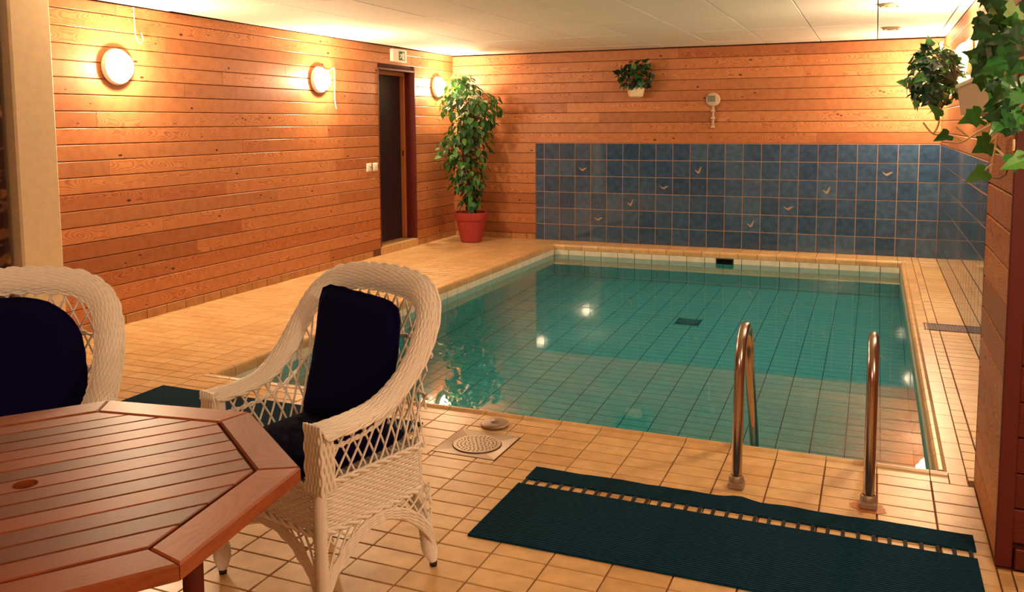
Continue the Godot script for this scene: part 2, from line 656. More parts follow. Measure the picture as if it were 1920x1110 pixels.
# ---------------------------------------------------------------- setting
func build_floor() -> void:
	var f := structure("floor", "beige glazed tile deck around the pool")
	# grout bed, four slabs round the pool, thick enough to close the room
	var y := -0.006
	var bed := [[Vector3(WALL_L, -0.3, POOL_Z1 + 0.02), Vector3(1.8, y, 6.475)], [Vector3(WALL_L, -0.3, 6.763), Vector3(1.8, y, 12.2)],
		[Vector3(WALL_L, -0.3, 6.475), Vector3(-2.388, y, 6.763)], [Vector3(-2.097, -0.3, 6.475), Vector3(1.8, y, 6.763)], [Vector3(WALL_L, -0.3, -0.2), Vector3(POOL_X0 - 0.02, y, POOL_Z1 + 0.02)], [Vector3(POOL_X1 + 0.02, -0.3, -0.2), Vector3(0.2, y, POOL_Z1 + 0.02)], [Vector3(POOL_X0 - 0.02, -0.05, -0.2), Vector3(POOL_X1 + 0.02, y, POOL_Z0 - 0.02)]]
	for b in bed:
		part("grout_bed", span(b[0], b[1]), M.grout, f)
	var drain := Rect2(-2.395, 6.468, 0.305, 0.302)
	var grate := Rect2(-0.275, 3.28, 0.275, 0.22)
	var rects := []
	var gx := -0.775; var gz := 6.315
	var cw := 0.115
	rects += grid_rects(Rect2(WALL_L, POOL_Z1 + cw, -0.218 - WALL_L, 3.6), gx, gz, 0.2, 0.1, [drain])
	rects += grid_rects(Rect2(-0.218, 6.99, 1.0, 2.9), gx, gz, 0.2, 0.1, [])
	rects += grid_rects(Rect2(WALL_L, 0.0, POOL_X0 - cw - WALL_L, POOL_Z1 + cw), gx, gz, 0.2, 0.1, [])
	rects += grid_rects(Rect2(POOL_X1 + cw, 0.0, -POOL_X1 - cw, POOL_Z1 + 0.05), gx, gz, 0.2, 0.1, [grate])
	rects += grid_rects(Rect2(POOL_X0 - cw, 0.0, POOL_X1 - POOL_X0 + cw * 2, POOL_Z0 - cw), gx, gz, 0.2, 0.1, [])
	lay_tiles(f, floor_frames(rects), M.tile, 0.0055, 0.008, 0.0018, 300, "floor_tile", "far_floor_tiles")
	# coping with a rounded, slightly raised nose
	var prof := [Vector2(0.0, -0.05), Vector2(0.0, -0.012), Vector2(0.004, 0.002), Vector2(0.014, 0.010), Vector2(0.028, 0.011), Vector2(0.040, 0.005), Vector2(0.046, 0.0), Vector2(0.113, 0.0), Vector2(0.113, -0.01)]
	var cope := func(length: float) -> ArrayMesh:
		var key := "cope %.3f" % length
		if not tile_cache.has(key):
			var b := MB.new()
			var l := length - 0.004
			for i in prof.size() - 1:
				var p: Vector2 = prof[i]; var q: Vector2 = prof[i + 1]
				b.quad(Vector3(-l / 2, p.y, p.x), Vector3(-l / 2, q.y, q.x), Vector3(l / 2, q.y, q.x), Vector3(l / 2, p.y, p.x))
			for e in [-l / 2, l / 2]:
				for i in range(1, prof.size() - 1):
					b.tri3(Vector3(e, prof[0].y, prof[0].x), Vector3(e, prof[i].y, prof[i].x), Vector3(e, prof[i + 1].y, prof[i + 1].x))
			tile_cache[key] = b.mesh()
		return tile_cache[key]
	var nw := 0.046
	# front (pool lies towards -z), far, left and right edges
	var runs := [
		[Vector3(POOL_X0 - nw, 0, POOL_Z1), Vector3(1, 0, 0), Vector3(0, 0, 1), POOL_X1 - POOL_X0 + 2 * nw, gx - POOL_X0 + nw],
		[Vector3(POOL_X0 - nw, 0, POOL_Z0), Vector3(1, 0, 0), Vector3(0, 0, -1), POOL_X1 - POOL_X0 + 2 * nw, gx - POOL_X0 + nw],
		[Vector3(POOL_X0, 0, POOL_Z0), Vector3(0, 0, 1), Vector3(-1, 0, 0), POOL_Z1 - POOL_Z0, 0.015],
		[Vector3(POOL_X1, 0, POOL_Z0), Vector3(0, 0, 1), Vector3(1, 0, 0), POOL_Z1 - POOL_Z0, 0.015]]
	for q in [Vector3(POOL_X0 - nw, 0, POOL_Z1 + cw / 2), Vector3(POOL_X1 + nw, 0, POOL_Z1 + cw / 2), Vector3(POOL_X0 - nw, 0, POOL_Z0 - cw / 2), Vector3(POOL_X1 + nw, 0, POOL_Z0 - cw / 2)]:
		var sg := -1.0 if q.x < -2.0 else 1.0
		part("floor_tile", cached_tile(cw - nw - 0.004, cw - 0.004, 0.008, 0.0018), M.tile[0], f, q + Vector3(sg * (cw - nw) / 2, 0, 0))
	for r in runs:
		var x: float = 0.0
		var off: float = fposmod(r[4], 0.2)
		var nextcut: float = off if off > 0.02 else 0.2
		while x < r[3] - 0.01:
			var l: float = minf(nextcut - x, r[3] - x)
			var bs := Basis(r[1], Vector3.UP, r[2])
			if bs.determinant() < 0:
				bs = Basis(-r[1], Vector3.UP, r[2])
			part("coping_tile", cope.call(l), M.tile[rng.randi() % 3], f, r[0] + r[1] * (x + l / 2), bs)
			x = nextcut
			nextcut += 0.2

func build_pool() -> void:
	var p := thing("swimming_pool", "sunken rectangular pool basin lined with pale tiles in a dark grid", "pool", Vector3((POOL_X0 + POOL_X1) / 2, -POOL_DEPTH, (POOL_Z0 + POOL_Z1) / 2))
	var o := -p.position
	var t := 0.16
	var yb := -POOL_DEPTH
	var core := [
		[Vector3(POOL_X0 - t, yb - 0.2, POOL_Z0 - t), Vector3(POOL_X1 + t, yb - 0.006, POOL_Z1 + t)],
		[Vector3(POOL_X0 - t, yb - 0.006, POOL_Z0 - t), Vector3(POOL_X0 - 0.006, -0.02, POOL_Z1 + t)],
		[Vector3(POOL_X1 + 0.006, yb - 0.006, POOL_Z0 - t), Vector3(POOL_X1 + t, -0.02, POOL_Z1 + t)],
		[Vector3(POOL_X0 - 0.006, yb - 0.006, POOL_Z0 - t), Vector3(-2.212, -0.02, POOL_Z0 - 0.006)],
		[Vector3(-2.028, yb - 0.006, POOL_Z0 - t), Vector3(POOL_X1 + 0.006, -0.02, POOL_Z0 - 0.006)],
		[Vector3(-2.212, yb - 0.006, POOL_Z0 - t), Vector3(-2.028, -0.163, POOL_Z0 - 0.006)],
		[Vector3(-2.212, -0.057, POOL_Z0 - t), Vector3(-2.028, -0.02, POOL_Z0 - 0.006)],
		[Vector3(-2.212, -0.163, POOL_Z0 - t - 0.02), Vector3(-2.028, -0.057, POOL_Z0 - t)],
		[Vector3(POOL_X0 - 0.006, yb - 0.006, POOL_Z1 + 0.006), Vector3(POOL_X1 + 0.006, -0.02, POOL_Z1 + t)]]
	for c in core:
		part("basin_shell", span(c[0] + o, c[1] + o), M.basin_grout, p)
	var tiles := []
	for r in grid_rects(Rect2(POOL_X0, POOL_Z0, POOL_X1 - POOL_X0, POOL_Z1 - POOL_Z0), POOL_X0 - 0.02, POOL_Z0, 0.2, 0.1, [Rect2(-2.30, 1.95, 0.22, 0.22)]):
		var c: Vector2 = r.get_center()
		tiles.append([Transform3D(Basis.IDENTITY, Vector3(c.x, yb, c.y)), r.size.x, r.size.y])
	var skim := Rect2(-2.215, -0.165, 0.19, 0.11)
	var hh := POOL_DEPTH - 0.05
	var sides := []
	for r in grid_rects(Rect2(POOL_X0, yb, POOL_X1 - POOL_X0, hh), POOL_X0 - 0.02, -0.05, 0.2, 0.1, [skim]):
		var c: Vector2 = r.get_center()
		sides.append([Transform3D(Basis(Vector3.RIGHT, Vector3(0, 0, 1), Vector3(0, -1, 0)), Vector3(c.x, c.y, POOL_Z0)), r.size.x, r.size.y])
		sides.append([Transform3D(Basis(Vector3.RIGHT, Vector3(0, 0, -1), Vector3(0, 1, 0)), Vector3(c.x, c.y, POOL_Z1)), r.size.x, r.size.y])
	for r in grid_rects(Rect2(POOL_Z0, yb, POOL_Z1 - POOL_Z0, hh), POOL_Z0, -0.05, 0.2, 0.1, []):
		var c: Vector2 = r.get_center()
		sides.append([Transform3D(Basis(Vector3(0, 0, 1), Vector3(1, 0, 0), Vector3(0, 1, 0)), Vector3(POOL_X0, c.y, c.x)), r.size.x, r.size.y])
		sides.append([Transform3D(Basis(Vector3(0, 0, 1), Vector3(-1, 0, 0), Vector3(0, -1, 0)), Vector3(POOL_X1, c.y, c.x)), r.size.x, r.size.y])
	for t2 in tiles:
		t2[0].origin += o
	for t2 in sides:
		t2[0].origin += o
	# frames are local to the pool; distance sorting needs world, so lay with the pool moved back
	lay_pool(p, tiles, 300, "basin_floor_tile", "far_basin_floor_tiles")
	lay_pool(p, sides, 150, "basin_wall_tile", "other_basin_wall_tiles")
	var fr := MB.new()
	fr.box(Vector3(-2.12, -0.058, 0.414) + o, Vector3(0.19, 0.006, 0.012)); fr.box(Vector3(-2.12, -0.162, 0.414) + o, Vector3(0.19, 0.006, 0.012))
	fr.box(Vector3(-2.212, -0.11, 0.414) + o, Vector3(0.006, 0.11, 0.012)); fr.box(Vector3(-2.028, -0.11, 0.414) + o, Vector3(0.006, 0.11, 0.012))
	part("skimmer_frame", fr.mesh(), M.grey, p)
	var dr := MB.new()
	dr.lathe([Vector2(0.10, -0.005), Vector2(0.10, 0.012), Vector2(0.085, 0.02), Vector2(0.0, 0.022)], 28)
	part("main_drain", dr.mesh(), M.grey, p, Vector3(-2.19, yb + 0.0, 2.06) + o)
	# water, a closed volume
	var w := thing("pool_water", "clear teal water filling the tiled pool up to the coping", "water", Vector3((POOL_X0 + POOL_X1) / 2, yb - 0.004, (POOL_Z0 + POOL_Z1) / 2))
	w.set_meta("kind", "stuff")
	var wb := MB.new()
	wb.box(Vector3(0, (WATER_Y - yb + 0.004) / 2, 0), Vector3(POOL_X1 - POOL_X0 + 0.006, WATER_Y - yb + 0.004, POOL_Z1 - POOL_Z0 + 0.006))
	part("water_body", wb.mesh(), M.water, w)

func lay_pool(p: Node3D, tiles: Array, limit: int, called: String, field: String) -> void:
	var holder := p.position
	for t in tiles:
		t[0].origin += holder
	var tmp := Node3D.new()
	lay_tiles(tmp, tiles, [M.basin], 0.0058, 0.008, 0.0015, limit, called, field)
	for c in tmp.get_children():
		tmp.remove_child(c)
		c.position -= holder
		p.add_child(c, true)
	tmp.free()

func build_walls() -> void:
	# left wall with the door opening
	var t := 0.25
	var wl := structure("wall_left", "wall of horizontal varnished pine boards with round lamps")
	var xb := WALL_L - 0.017
	var d0 := 1.0; var d1 := 1.83; var dt := 2.06
	part("wall_core", span(Vector3(xb - t, -0.3, -0.25), Vector3(xb, CEIL + 0.2, d0)), M.backing, wl)
	part("wall_core", span(Vector3(xb - t, -0.3, d1), Vector3(xb, CEIL + 0.2, 12.4)), M.backing, wl)
	part("wall_core", span(Vector3(xb - t, dt, d0), Vector3(xb, CEIL + 0.2, d1)), M.backing, wl)
	part("wall_core", span(Vector3(xb - t, -0.3, d0), Vector3(xb, 0.08, d1)), M.backing, wl)
	# runs from z = 8.2 towards the far corner
	clad(wl, Vector3(xb, 0, 8.2), Vector3(0, 0, -1), Vector3(1, 0, 0), 8.2, 0.07, CEIL, 0.1133, [[8.2 - d1, 8.2 - d0, 0.0, dt]], Vector2(1.5, 3.6))
	# far wall
	var wf := structure("wall_far", "pine wall above a field of blue glazed tiles with seagulls")
	part("wall_core", span(Vector3(WALL_L - 0.3, -0.3, -0.017 - t), Vector3(0.3, CEIL + 0.2, -0.017)), M.backing, wf)
	var tx := -4.513
	var pitch := 0.1215
	clad(wf, Vector3(WALL_L, 0, -0.017), Vector3(1, 0, 0), Vector3(0, 0, 1), -WALL_L, 1.203, CEIL, pitch, [], Vector2(1.2, 2.6))
	clad(wf, Vector3(WALL_L, 0, -0.017), Vector3(1, 0, 0), Vector3(0, 0, 1), tx - WALL_L, 1.203 - pitch * 9 - 0.0395, 1.203, (pitch * 9 + 0.0395) / 9.0, [], Vector2(1.2, 2.6))
	part("tile_bed", span(Vector3(tx, 0.0, -0.017), Vector3(0.0, 1.203, -0.004)), M.blue_grout, wf)
	var gulls := {"1,19": 0, "1,12": 1, "2,14": 0, "3,16": 1, "4,18": 0, "4,9": 1, "3,7": 0, "2,5": 1, "1,2": 0}
	for row in 6:
		for i in 23:
			var x0 := -0.2 * (i + 1); var x1 := -0.2 * i
			x0 = maxf(x0, tx)
			var tl := part("blue_tile", cached_tile(x1 - x0 - 0.008, 0.192, 0.006, 0.0015), M.blue[[0, 0, 1, 1, 2, 3][rng.randi() % 6]], wf, Vector3((x0 + x1) / 2, 1.1 - row * 0.2, 0.0 + rng.randf_range(-0.0004, 0.0004)), Basis(Vector3.RIGHT, Vector3(0, 0, 1), Vector3(0, -1, 0)))
			var key := "%d,%d" % [row, i]
			if gulls.has(key):
				gull(tl, gulls[key])
	# right wall: tiles below, pine above
	var wr := structure("wall_right", "pine boards above glossy blue tiles beside the pool")
	part("wall_core", span(Vector3(0.017, -0.3, -0.25), Vector3(0.017 + t, CEIL + 0.2, 6.9)), M.backing, wr)
	clad(wr, Vector3(0.017, 0, 0.0), Vector3(0, 0, 1), Vector3(-1, 0, 0), 6.29, 1.203, CEIL, pitch, [], Vector2(1.4, 3.2))
	part("tile_bed", span(Vector3(0.004, 0.0, 0.0), Vector3(0.017, 1.203, 6.29)), M.blue_grout, wr)
	for row in 6:
		for i in 32:
			var z0 := 0.2 * i
			var z1 := minf(z0 + 0.2, 6.29)
			part("blue_tile", cached_tile(z1 - z0 - 0.008, 0.192, 0.006, 0.0015), M.blue[[0, 0, 1, 1, 2, 3][rng.randi() % 6]], wr, Vector3(0.0, 1.1 - row * 0.2, (z0 + z1) / 2), Basis(Vector3(0, 0, 1), Vector3(-1, 0, 0), Vector3(0, -1, 0)))
	# boarded partition that juts out beside the ladder
	var px := -0.218; var pz0 := 6.284; var pz1 := 6.955
	var wp := structure("wall_partition", "boarded pine partition jutting out beside the pool ladder")
	part("wall_core", span(Vector3(px + 0.017, -0.3, pz0), Vector3(2.0, CEIL + 0.2, pz1 - 0.017)), M.backing, wp)
	clad(wp, Vector3(px + 0.017, 0, pz0 + 0.006), Vector3(0, 0, 1), Vector3(-1, 0, 0), pz1 - pz0 - 0.006, 0.0, CEIL, 0.1205, [], Vector2(1.4, 3.0))
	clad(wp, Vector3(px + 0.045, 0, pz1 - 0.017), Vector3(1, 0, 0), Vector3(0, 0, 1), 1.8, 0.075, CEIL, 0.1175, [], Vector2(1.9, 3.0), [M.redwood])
	var tr1 := structure("trim_1", "narrow dark red edge strip at the partition's pool end")
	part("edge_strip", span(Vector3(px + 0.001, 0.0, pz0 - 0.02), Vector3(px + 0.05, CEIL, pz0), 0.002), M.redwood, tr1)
	var tr2 := structure("trim_2", "dark red corner post of the boarded partition")
	part("corner_post", span(Vector3(px - 0.004, 0.0, pz1), Vector3(px + 0.045, CEIL, pz1 + 0.022), 0.003), M.redwood, tr2)
	var bb := structure("baseboard_partition")
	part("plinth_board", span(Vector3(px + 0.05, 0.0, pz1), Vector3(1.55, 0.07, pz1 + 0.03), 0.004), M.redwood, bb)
	# rest of the room behind the camera
	var wb := structure("wall_back")
	part("wall_core", span(Vector3(WALL_L - 0.3, -0.3, 12.2), Vector3(2.0, CEIL + 0.2, 12.45)), M.backing, wb)
	clad(wb, Vector3(1.6, 0, 12.2), Vector3(-1, 0, 0), Vector3(0, 0, -1), 7.24, 0.0, CEIL, 0.23, [], Vector2(3.0, 4.0))
	var ws := structure("wall_side")
	part("wall_core", span(Vector3(1.02, -0.3, 6.9), Vector3(1.3, CEIL + 0.2, 12.4)), M.backing, ws)
	clad(ws, Vector3(1.02, 0, 6.94), Vector3(0, 0, 1), Vector3(-1, 0, 0), 5.2, 0.0, CEIL, 0.23, [], Vector2(3.0, 4.0))
	# skirting tiles
	var sl := structure("baseboard_left", "row of small tan skirting tiles along the left wall")
	var z := 0.0
	while z < 6.0:
		if not (z + 0.2 > d0 and z < d1):
			part("skirting_tile", boxed(Vector3(0, 0.034, 0), Vector3(0.012, 0.066, 0.194), 0.002), M.skirt, sl, Vector3(WALL_L + 0.002, 0.0, z + 0.1))
		z += 0.2
	part("skirting_bed", span(Vector3(WALL_L - 0.017, 0, 1.84), Vector3(WALL_L - 0.002, 0.068, 8.0)), M.grout, sl)
	part("skirting_bed", span(Vector3(WALL_L - 0.017, 0, 0.0), Vector3(WALL_L - 0.002, 0.068, 1.0)), M.grout, sl)
	var sf := structure("baseboard_far", "row of small tan skirting tiles behind the potted tree")
	var x := WALL_L + 0.01
	while x < tx - 0.05:
		var l := minf(0.2, tx - x)
		part("skirting_tile", boxed(Vector3(0, 0.034, 0), Vector3(l - 0.006, 0.066, 0.012), 0.002), M.skirt, sf, Vector3(x + l / 2, 0.0, 0.004))
		x += 0.2
	part("skirting_bed", span(Vector3(WALL_L, 0, -0.017), Vector3(tx, 0.068, -0.002)), M.grout, sf)
	# pilaster at the end of the boards
	var pi := structure("trim_3", "cream painted pillar at the end of the boarded wall")
	part("pillar_shaft", span(Vector3(WALL_L - 0.03, 0.0, 6.008), Vector3(-5.5, CEIL, 6.30), 0.012), M.cream, pi)
	build_door(d0, d1, dt)

func gull(tile: Node3D, form: int) -> void:
	# a small flying gull in low relief; tile frame: x right, y out, z down
	var b := MB.new()
	var outl: Array
	if form == 0:
		outl = [[-0.040, -0.016], [-0.026, -0.006], [-0.010, 0.004], [0.002, 0.000], [0.018, -0.008], [0.042, -0.010], [0.024, 0.004], [0.010, 0.014], [0.000, 0.020], [-0.012, 0.014], [-0.024, 0.006]]
	else:
		outl = [[-0.034, -0.004], [-0.020, -0.002], [-0.006, 0.008], [0.004, -0.004], [0.012, -0.022], [0.026, -0.036], [0.020, -0.012], [0.014, 0.008], [0.006, 0.024], [-0.006, 0.026], [-0.018, 0.012]]
	var pl := PackedVector2Array()
	for q in outl:
		pl.append(Vector2(q[0] * 1.4, q[1] * 1.4 + 0.01))
	b.slab(pl, 0.0001, 0.0016, 0.0004, Vector2(1, 0), Vector2.ZERO, Vector2.ONE)
	part("seagull_relief", b.mesh(), M.gull, tile)

func build_door(d0: float, d1: float, dt: float) -> void:
	var d := structure("door_1", "dark narrow door set deep in the boarded wall")
	var xd := -5.82
	var xb := WALL_L - 0.017
	part("door_leaf", span(Vector3(xd - 0.04, 0.095, d0 + 0.02), Vector3(xd - 0.004, dt - 0.02, d1 - 0.02), 0.003), M.door, d)
	part("far_jamb", span(Vector3(xd - 0.04, 0.08, d0), Vector3(WALL_L + 0.004, dt, d0 + 0.018), 0.002), M.redwood, d)
	part("near_jamb", span(Vector3(xd - 0.04, 0.08, d1 - 0.018), Vector3(WALL_L + 0.004, dt, d1), 0.002), M.redwood, d)
	part("head_jamb", span(Vector3(xd - 0.04, dt - 0.018, d0 + 0.018), Vector3(WALL_L + 0.004, dt, d1 - 0.018), 0.002), M.redwood, d)
	part("door_stop", span(Vector3(xd - 0.002, 0.095, d0 + 0.018), Vector3(xd + 0.05, dt - 0.018, d0 + 0.05), 0.002), M.pine[1], d)
	part("door_stop", span(Vector3(xd - 0.002, dt - 0.06, d0 + 0.05), Vector3(xd + 0.05, dt - 0.018, d1 - 0.018), 0.002), M.pine[1], d)
	part("strike_plate", boxed(Vector3(xd + 0.03, 1.1, d0 + 0.052), Vector3(0.018, 0.06, 0.004)), M.dark, d)
	part("threshold_tile", span(Vector3(xd - 0.04, 0.0, d0), Vector3(WALL_L + 0.012, 0.088, d0 + 0.41), 0.004), M.tile[0], d)
	part("threshold_tile", span(Vector3(xd - 0.04, 0.0, d0 + 0.414), Vector3(WALL_L + 0.012, 0.088, d1), 0.004), M.tile[1], d)

func build_ceiling() -> void:
	var c := structure("ceiling", "suspended ceiling of pale rectangular panels")
	part("ceiling_core", span(Vector3(WALL_L - 0.3, CEIL + 0.06, -0.3), Vector3(2.0, CEIL + 0.2, 12.5)), M.plaster, c)
	var xs := [WALL_L]
	var x := -0.64 - 0.565 * 8
	while x < 1.6:
		if x > WALL_L + 0.2:
			xs.append(x)
		x += 0.565
	xs.append(1.62)
	var zs := [0.0]
	var z := 0.45
	while z < 12.1:
		zs.append(z)
		z += 1.1
	zs.append(12.2)
	for i in xs.size() - 1:
		for j in zs.size() - 1:
			var w: float = xs[i + 1] - xs[i]; var l: float = zs[j + 1] - zs[j]
			if xs[i] > -0.3 and zs[j + 1] < 6.9 and xs[i] > 0.0:
				continue
			var wcut := minf(xs[i + 1], 0.012 if zs[j] < 6.2 else 9.0)
			w = wcut - xs[i]
			if w < 0.03:
				continue
			var turn := 0.0
			var dx := 0.0
			if i == 0 and j in [1, 2, 4, 5]:     # loose panels that leave a dark wedge at the wall
				turn = deg_to_rad([0.0, 2.2, -1.6, 0.0, 2.4, 1.8][j])
				dx = 0.022
			part("ceiling_panel", boxed(Vector3.ZERO, Vector3(w - 0.008, 0.014, l - 0.008), 0.0015), M.panel[rng.randi() % 2], c, Vector3(xs[i] + w / 2 + dx, CEIL + 0.007 + rng.randf_range(0.0, 0.003), (zs[j] + zs[j + 1]) / 2), Basis(Vector3.UP, turn) * Basis(Vector3(0, 0, 1), rng.randf_range(-0.003, 0.003)))

# ---------------------------------------------------------------- fittings
func wall_lamp(at: Vector3, out: Vector3, label: String, watt := 1.0) -> void:
	# base disc against the wall, opal dome in front; y axis of the part = out
	var t := thing("wall_lamp", label, "lamp", at, 0.0, "round opal wall lamps")
	var bs := Basis(Vector3.UP.cross(out).normalized(), out, Vector3.UP.cross(out).normalized().cross(out)).orthonormalized()
	var b := MB.new()
	b.lathe([Vector2(0.0, 0.0), Vector2(0.128, 0.0), Vector2(0.130, 0.012), Vector2(0.126, 0.034), Vector2(0.112, 0.042), Vector2(0.0, 0.042)], 40, Vector3.ZERO, bs)
	part("lamp_base", b.mesh(), M.white_plastic, t)
	var g := MB.new()
	var pr := []
	for i in 11:
		var a := PI / 2 * i / 10.0
		pr.append(Vector2(0.108 * cos(a), 0.043 + 0.075 * sin(a)))
	g.lathe(pr, 40, Vector3.ZERO, bs)
	part("lamp_dome", g.mesh(), M.glow, t)
	var l := OmniLight3D.new()
	l.name = "lamp_light"
	l.light_color = Color(1.0, 0.73, 0.45).linear_to_srgb()
	l.light_energy = LAMP_ENERGY * watt
	l.light_size = 0.05
	l.omni_range = 20.0
	l.omni_attenuation = 2.0
	l.shadow_enabled = true
	l.position = out * 0.085
	t.add_child(l)

const LAMP_ENERGY := 1.0

func build_lamps() -> void:
	wall_lamp(Vector3(WALL_L, 1.86, 5.38), Vector3(1, 0, 0), "glowing round wall lamp on pine boards beside the cream pillar")
	wall_lamp(Vector3(WALL_L, 1.875, 2.93), Vector3(1, 0, 0), "glowing round wall lamp with a loose cord hanging beside it")
	wall_lamp(Vector3(WALL_L, 1.895, 0.46), Vector3(1, 0, 0), "glowing round wall lamp behind the potted tree")
	wall_lamp(Vector3(0, 1.90, 0.46), Vector3(-1, 0, 0), "glowing round lamp hidden behind the ball of hanging ivy")
	wall_lamp(Vector3(0, 1.90, 2.93), Vector3(-1, 0, 0), "glowing round lamp partly covered by ivy above the trough")
	wall_lamp(Vector3(-1.5, 1.90, 12.183), Vector3(0, 0, -1), "added unseen round fill lamp on the back wall of the room")  # added fill lamp behind the camera, lights chair fronts and ivy leaves
	wall_lamp(Vector3(1.003, 1.90, 8.9), Vector3(-1, 0, 0), "added unseen round fill lamp on the side wall past the partition", 0.9)  # added out of view to brighten the chairs and table from the right
	wall_lamp(Vector3(0, 1.90, 5.75), Vector3(-1, 0, 0), "glowing round lamp on the right wall by the partition", 0.6)

func build_wall_items() -> void:
	# loose cords
	var c1 := MB.new()
	var pts := [Vector3(-5.632, 2.30, 5.20), Vector3(-5.628, 2.2, 5.2), Vector3(-5.624, 2.10, 5.20), Vector3(-5.62, 2.055, 5.185), Vector3(-5.618, 2.04, 5.165), Vector3(-5.618, 2.055, 5.145), Vector3(-5.62, 2.085, 5.135), Vector3(-5.624, 2.118, 5.145)]
	c1.tube(pts, 0.0035, 6)
	tag(named("hooked_cord", c1.mesh(), M.white), "thin white cord with a hooked end hanging from the ceiling", "cord")
	var c2 := MB.new()
	c2.tube([Vector3(-5.636, 1.965, 2.76), Vector3(-5.62, 1.99, 2.73), Vector3(-5.615, 2.005, 2.705), Vector3(-5.615, 1.99, 2.69), Vector3(-5.618, 1.88, 2.685), Vector3(-5.622, 1.75, 2.685), Vector3(-5.622, 1.66, 2.68), Vector3(-5.618, 1.60, 2.665)], 0.0045, 6)
	tag(named("loose_cord", c2.mesh(), M.white), "thin white cord end dangling on the pine boards", "cord")
	# exit sign
	var s := thing("exit_sign", "white emergency exit sign with green running figure above the door", "sign", Vector3(WALL_L, 2.14, 1.41))
	part("sign_box", boxed(Vector3(0.022, 0.07, 0), Vector3(0.044, 0.14, 0.31), 0.004), M.white_plastic, s)
	var pf := part("pictogram_field", boxed(Vector3(0.0448, 0.07, -0.035), Vector3(0.0016, 0.10, 0.13)), M.green_sign, s)
	var dr := MB.new()
	dr.box(Vector3(0.0462, 0.066, -0.07), Vector3(0.0012, 0.076, 0.034))
	part("door_symbol", dr.mesh(), M.white, pf)
	var man := MB.new()
	var P := func(z: float, y: float) -> Vector3: return Vector3(0.0466, y, z - 0.02)
	man.lathe([Vector2(0.0085, 0.0), Vector2(0.0, 0.0006)], 14, P.call(0.0, 0.104), Basis(Vector3(0, 1, 0), Vector3(1, 0, 0), Vector3(0, 0, 1)))
	for seg in [[0.004, 0.093, -0.004, 0.068], [-0.004, 0.068, -0.022, 0.056], [-0.022, 0.056, -0.024, 0.036], [-0.004, 0.068, 0.012, 0.052], [0.012, 0.052, 0.03, 0.044], [0.004, 0.09, -0.016, 0.084], [-0.016, 0.084, -0.02, 0.07], [0.004, 0.09, 0.018, 0.074], [0.018, 0.074, 0.03, 0.08]]:
		man.tube([P.call(seg[0], seg[1]), P.call(seg[2], seg[3])], 0.0042, 6)
	part("running_figure", man.mesh(), M.white, pf)
	# two switches
	for q in [[2.052, "white light switch plate farther from the dark door", "rocker"], [1.925, "white light switch plate right beside the dark door", "plain"]]:
		var w := thing("light_switch", q[1], "switch", Vector3(WALL_L, 0.935, q[0]), 0.0, "switches beside the door")
		part("switch_plate", boxed(Vector3(0.006, 0.045, 0), Vector3(0.012, 0.088, 0.088), 0.003), M.white_plastic, w)
		var rk := part("rocker", boxed(Vector3(0.0135, 0.045, 0), Vector3(0.005, 0.056, 0.056), 0.002), M.white, w)
		if q[2] == "rocker":
			part("pilot_mark", boxed(Vector3(0.0165, 0.045, -0.02), Vector3(0.002, 0.018, 0.008)), M.dark, rk)
	# temperature sensor on the far wall
	var th := thing("temperature_sensor", "small grey sensor head with a thin probe pipe on the far wall", "sensor", Vector3(-2.34, 1.37, 0.0))
	var hb := MB.new()
	var bsz := Basis(Vector3.RIGHT, Vector3(0, 0, 1), Vector3(0, -1, 0))
	hb.lathe([Vector2(0.0, 0.0), Vector2(0.074, 0.0), Vector2(0.078, 0.012), Vector2(0.078, 0.055), Vector2(0.068, 0.07), Vector2(0.0, 0.072)], 28, Vector3(0, 0.33, 0), bsz)
	part("sensor_housing", hb.mesh(), M.planter, th)
	part("sensor_face", boxed(Vector3(-0.012, 0.338, 0.074), Vector3(0.085, 0.07, 0.006), 0.002), M.grey, th)
	var pb := MB.new()
	pb.tube([Vector3(0, 0.27, 0.035), Vector3(0, 0.15, 0.035), Vector3(0, 0.03, 0.035)], 0.016, 10)
	part("probe_pipe", pb.mesh(), M.steel_matt, th)
	for yy in [0.02, 0.12, 0.20]:
		part("pipe_clip", boxed(Vector3(0, yy, 0.03), Vector3(0.04, 0.022, 0.056), 0.003), M.planter, th)
	# ceiling valves
	for q in [[Vector3(-0.553, CEIL, 2.93), "round white ceiling vent farther from the tiled far wall"], [Vector3(-0.52, CEIL, 1.16), "round white ceiling vent closer to the far wall"]]:
		var v := thing("ceiling_vent", q[1], "vent", q[0], 0.0, "round ceiling vents")
		var rb := MB.new()
		rb.lathe([Vector2(0.05, -0.001), Vector2(0.052, -0.016), Vector2(0.075, -0.02), Vector2(0.085, -0.001)], 32)
		part("vent_ring", rb.mesh(), M.planter, v)
		var cb := MB.new()
		cb.lathe([Vector2(0.0, -0.024), Vector2(0.03, -0.022), Vector2(0.042, -0.012), Vector2(0.036, -0.002)], 28)
		part("vent_disc", cb.mesh(), M.planter, v)
	# curtain beyond the pillar
	var cu := MB.new()
	var nz := 90
	var rows := []
	for i in nz + 1:
		var z := 6.33 + 1.5 * i / nz
		rows.append(Vector3(-5.575 + 0.028 * sin(i * 0.85) + 0.01 * sin(i * 0.33), 0, z))
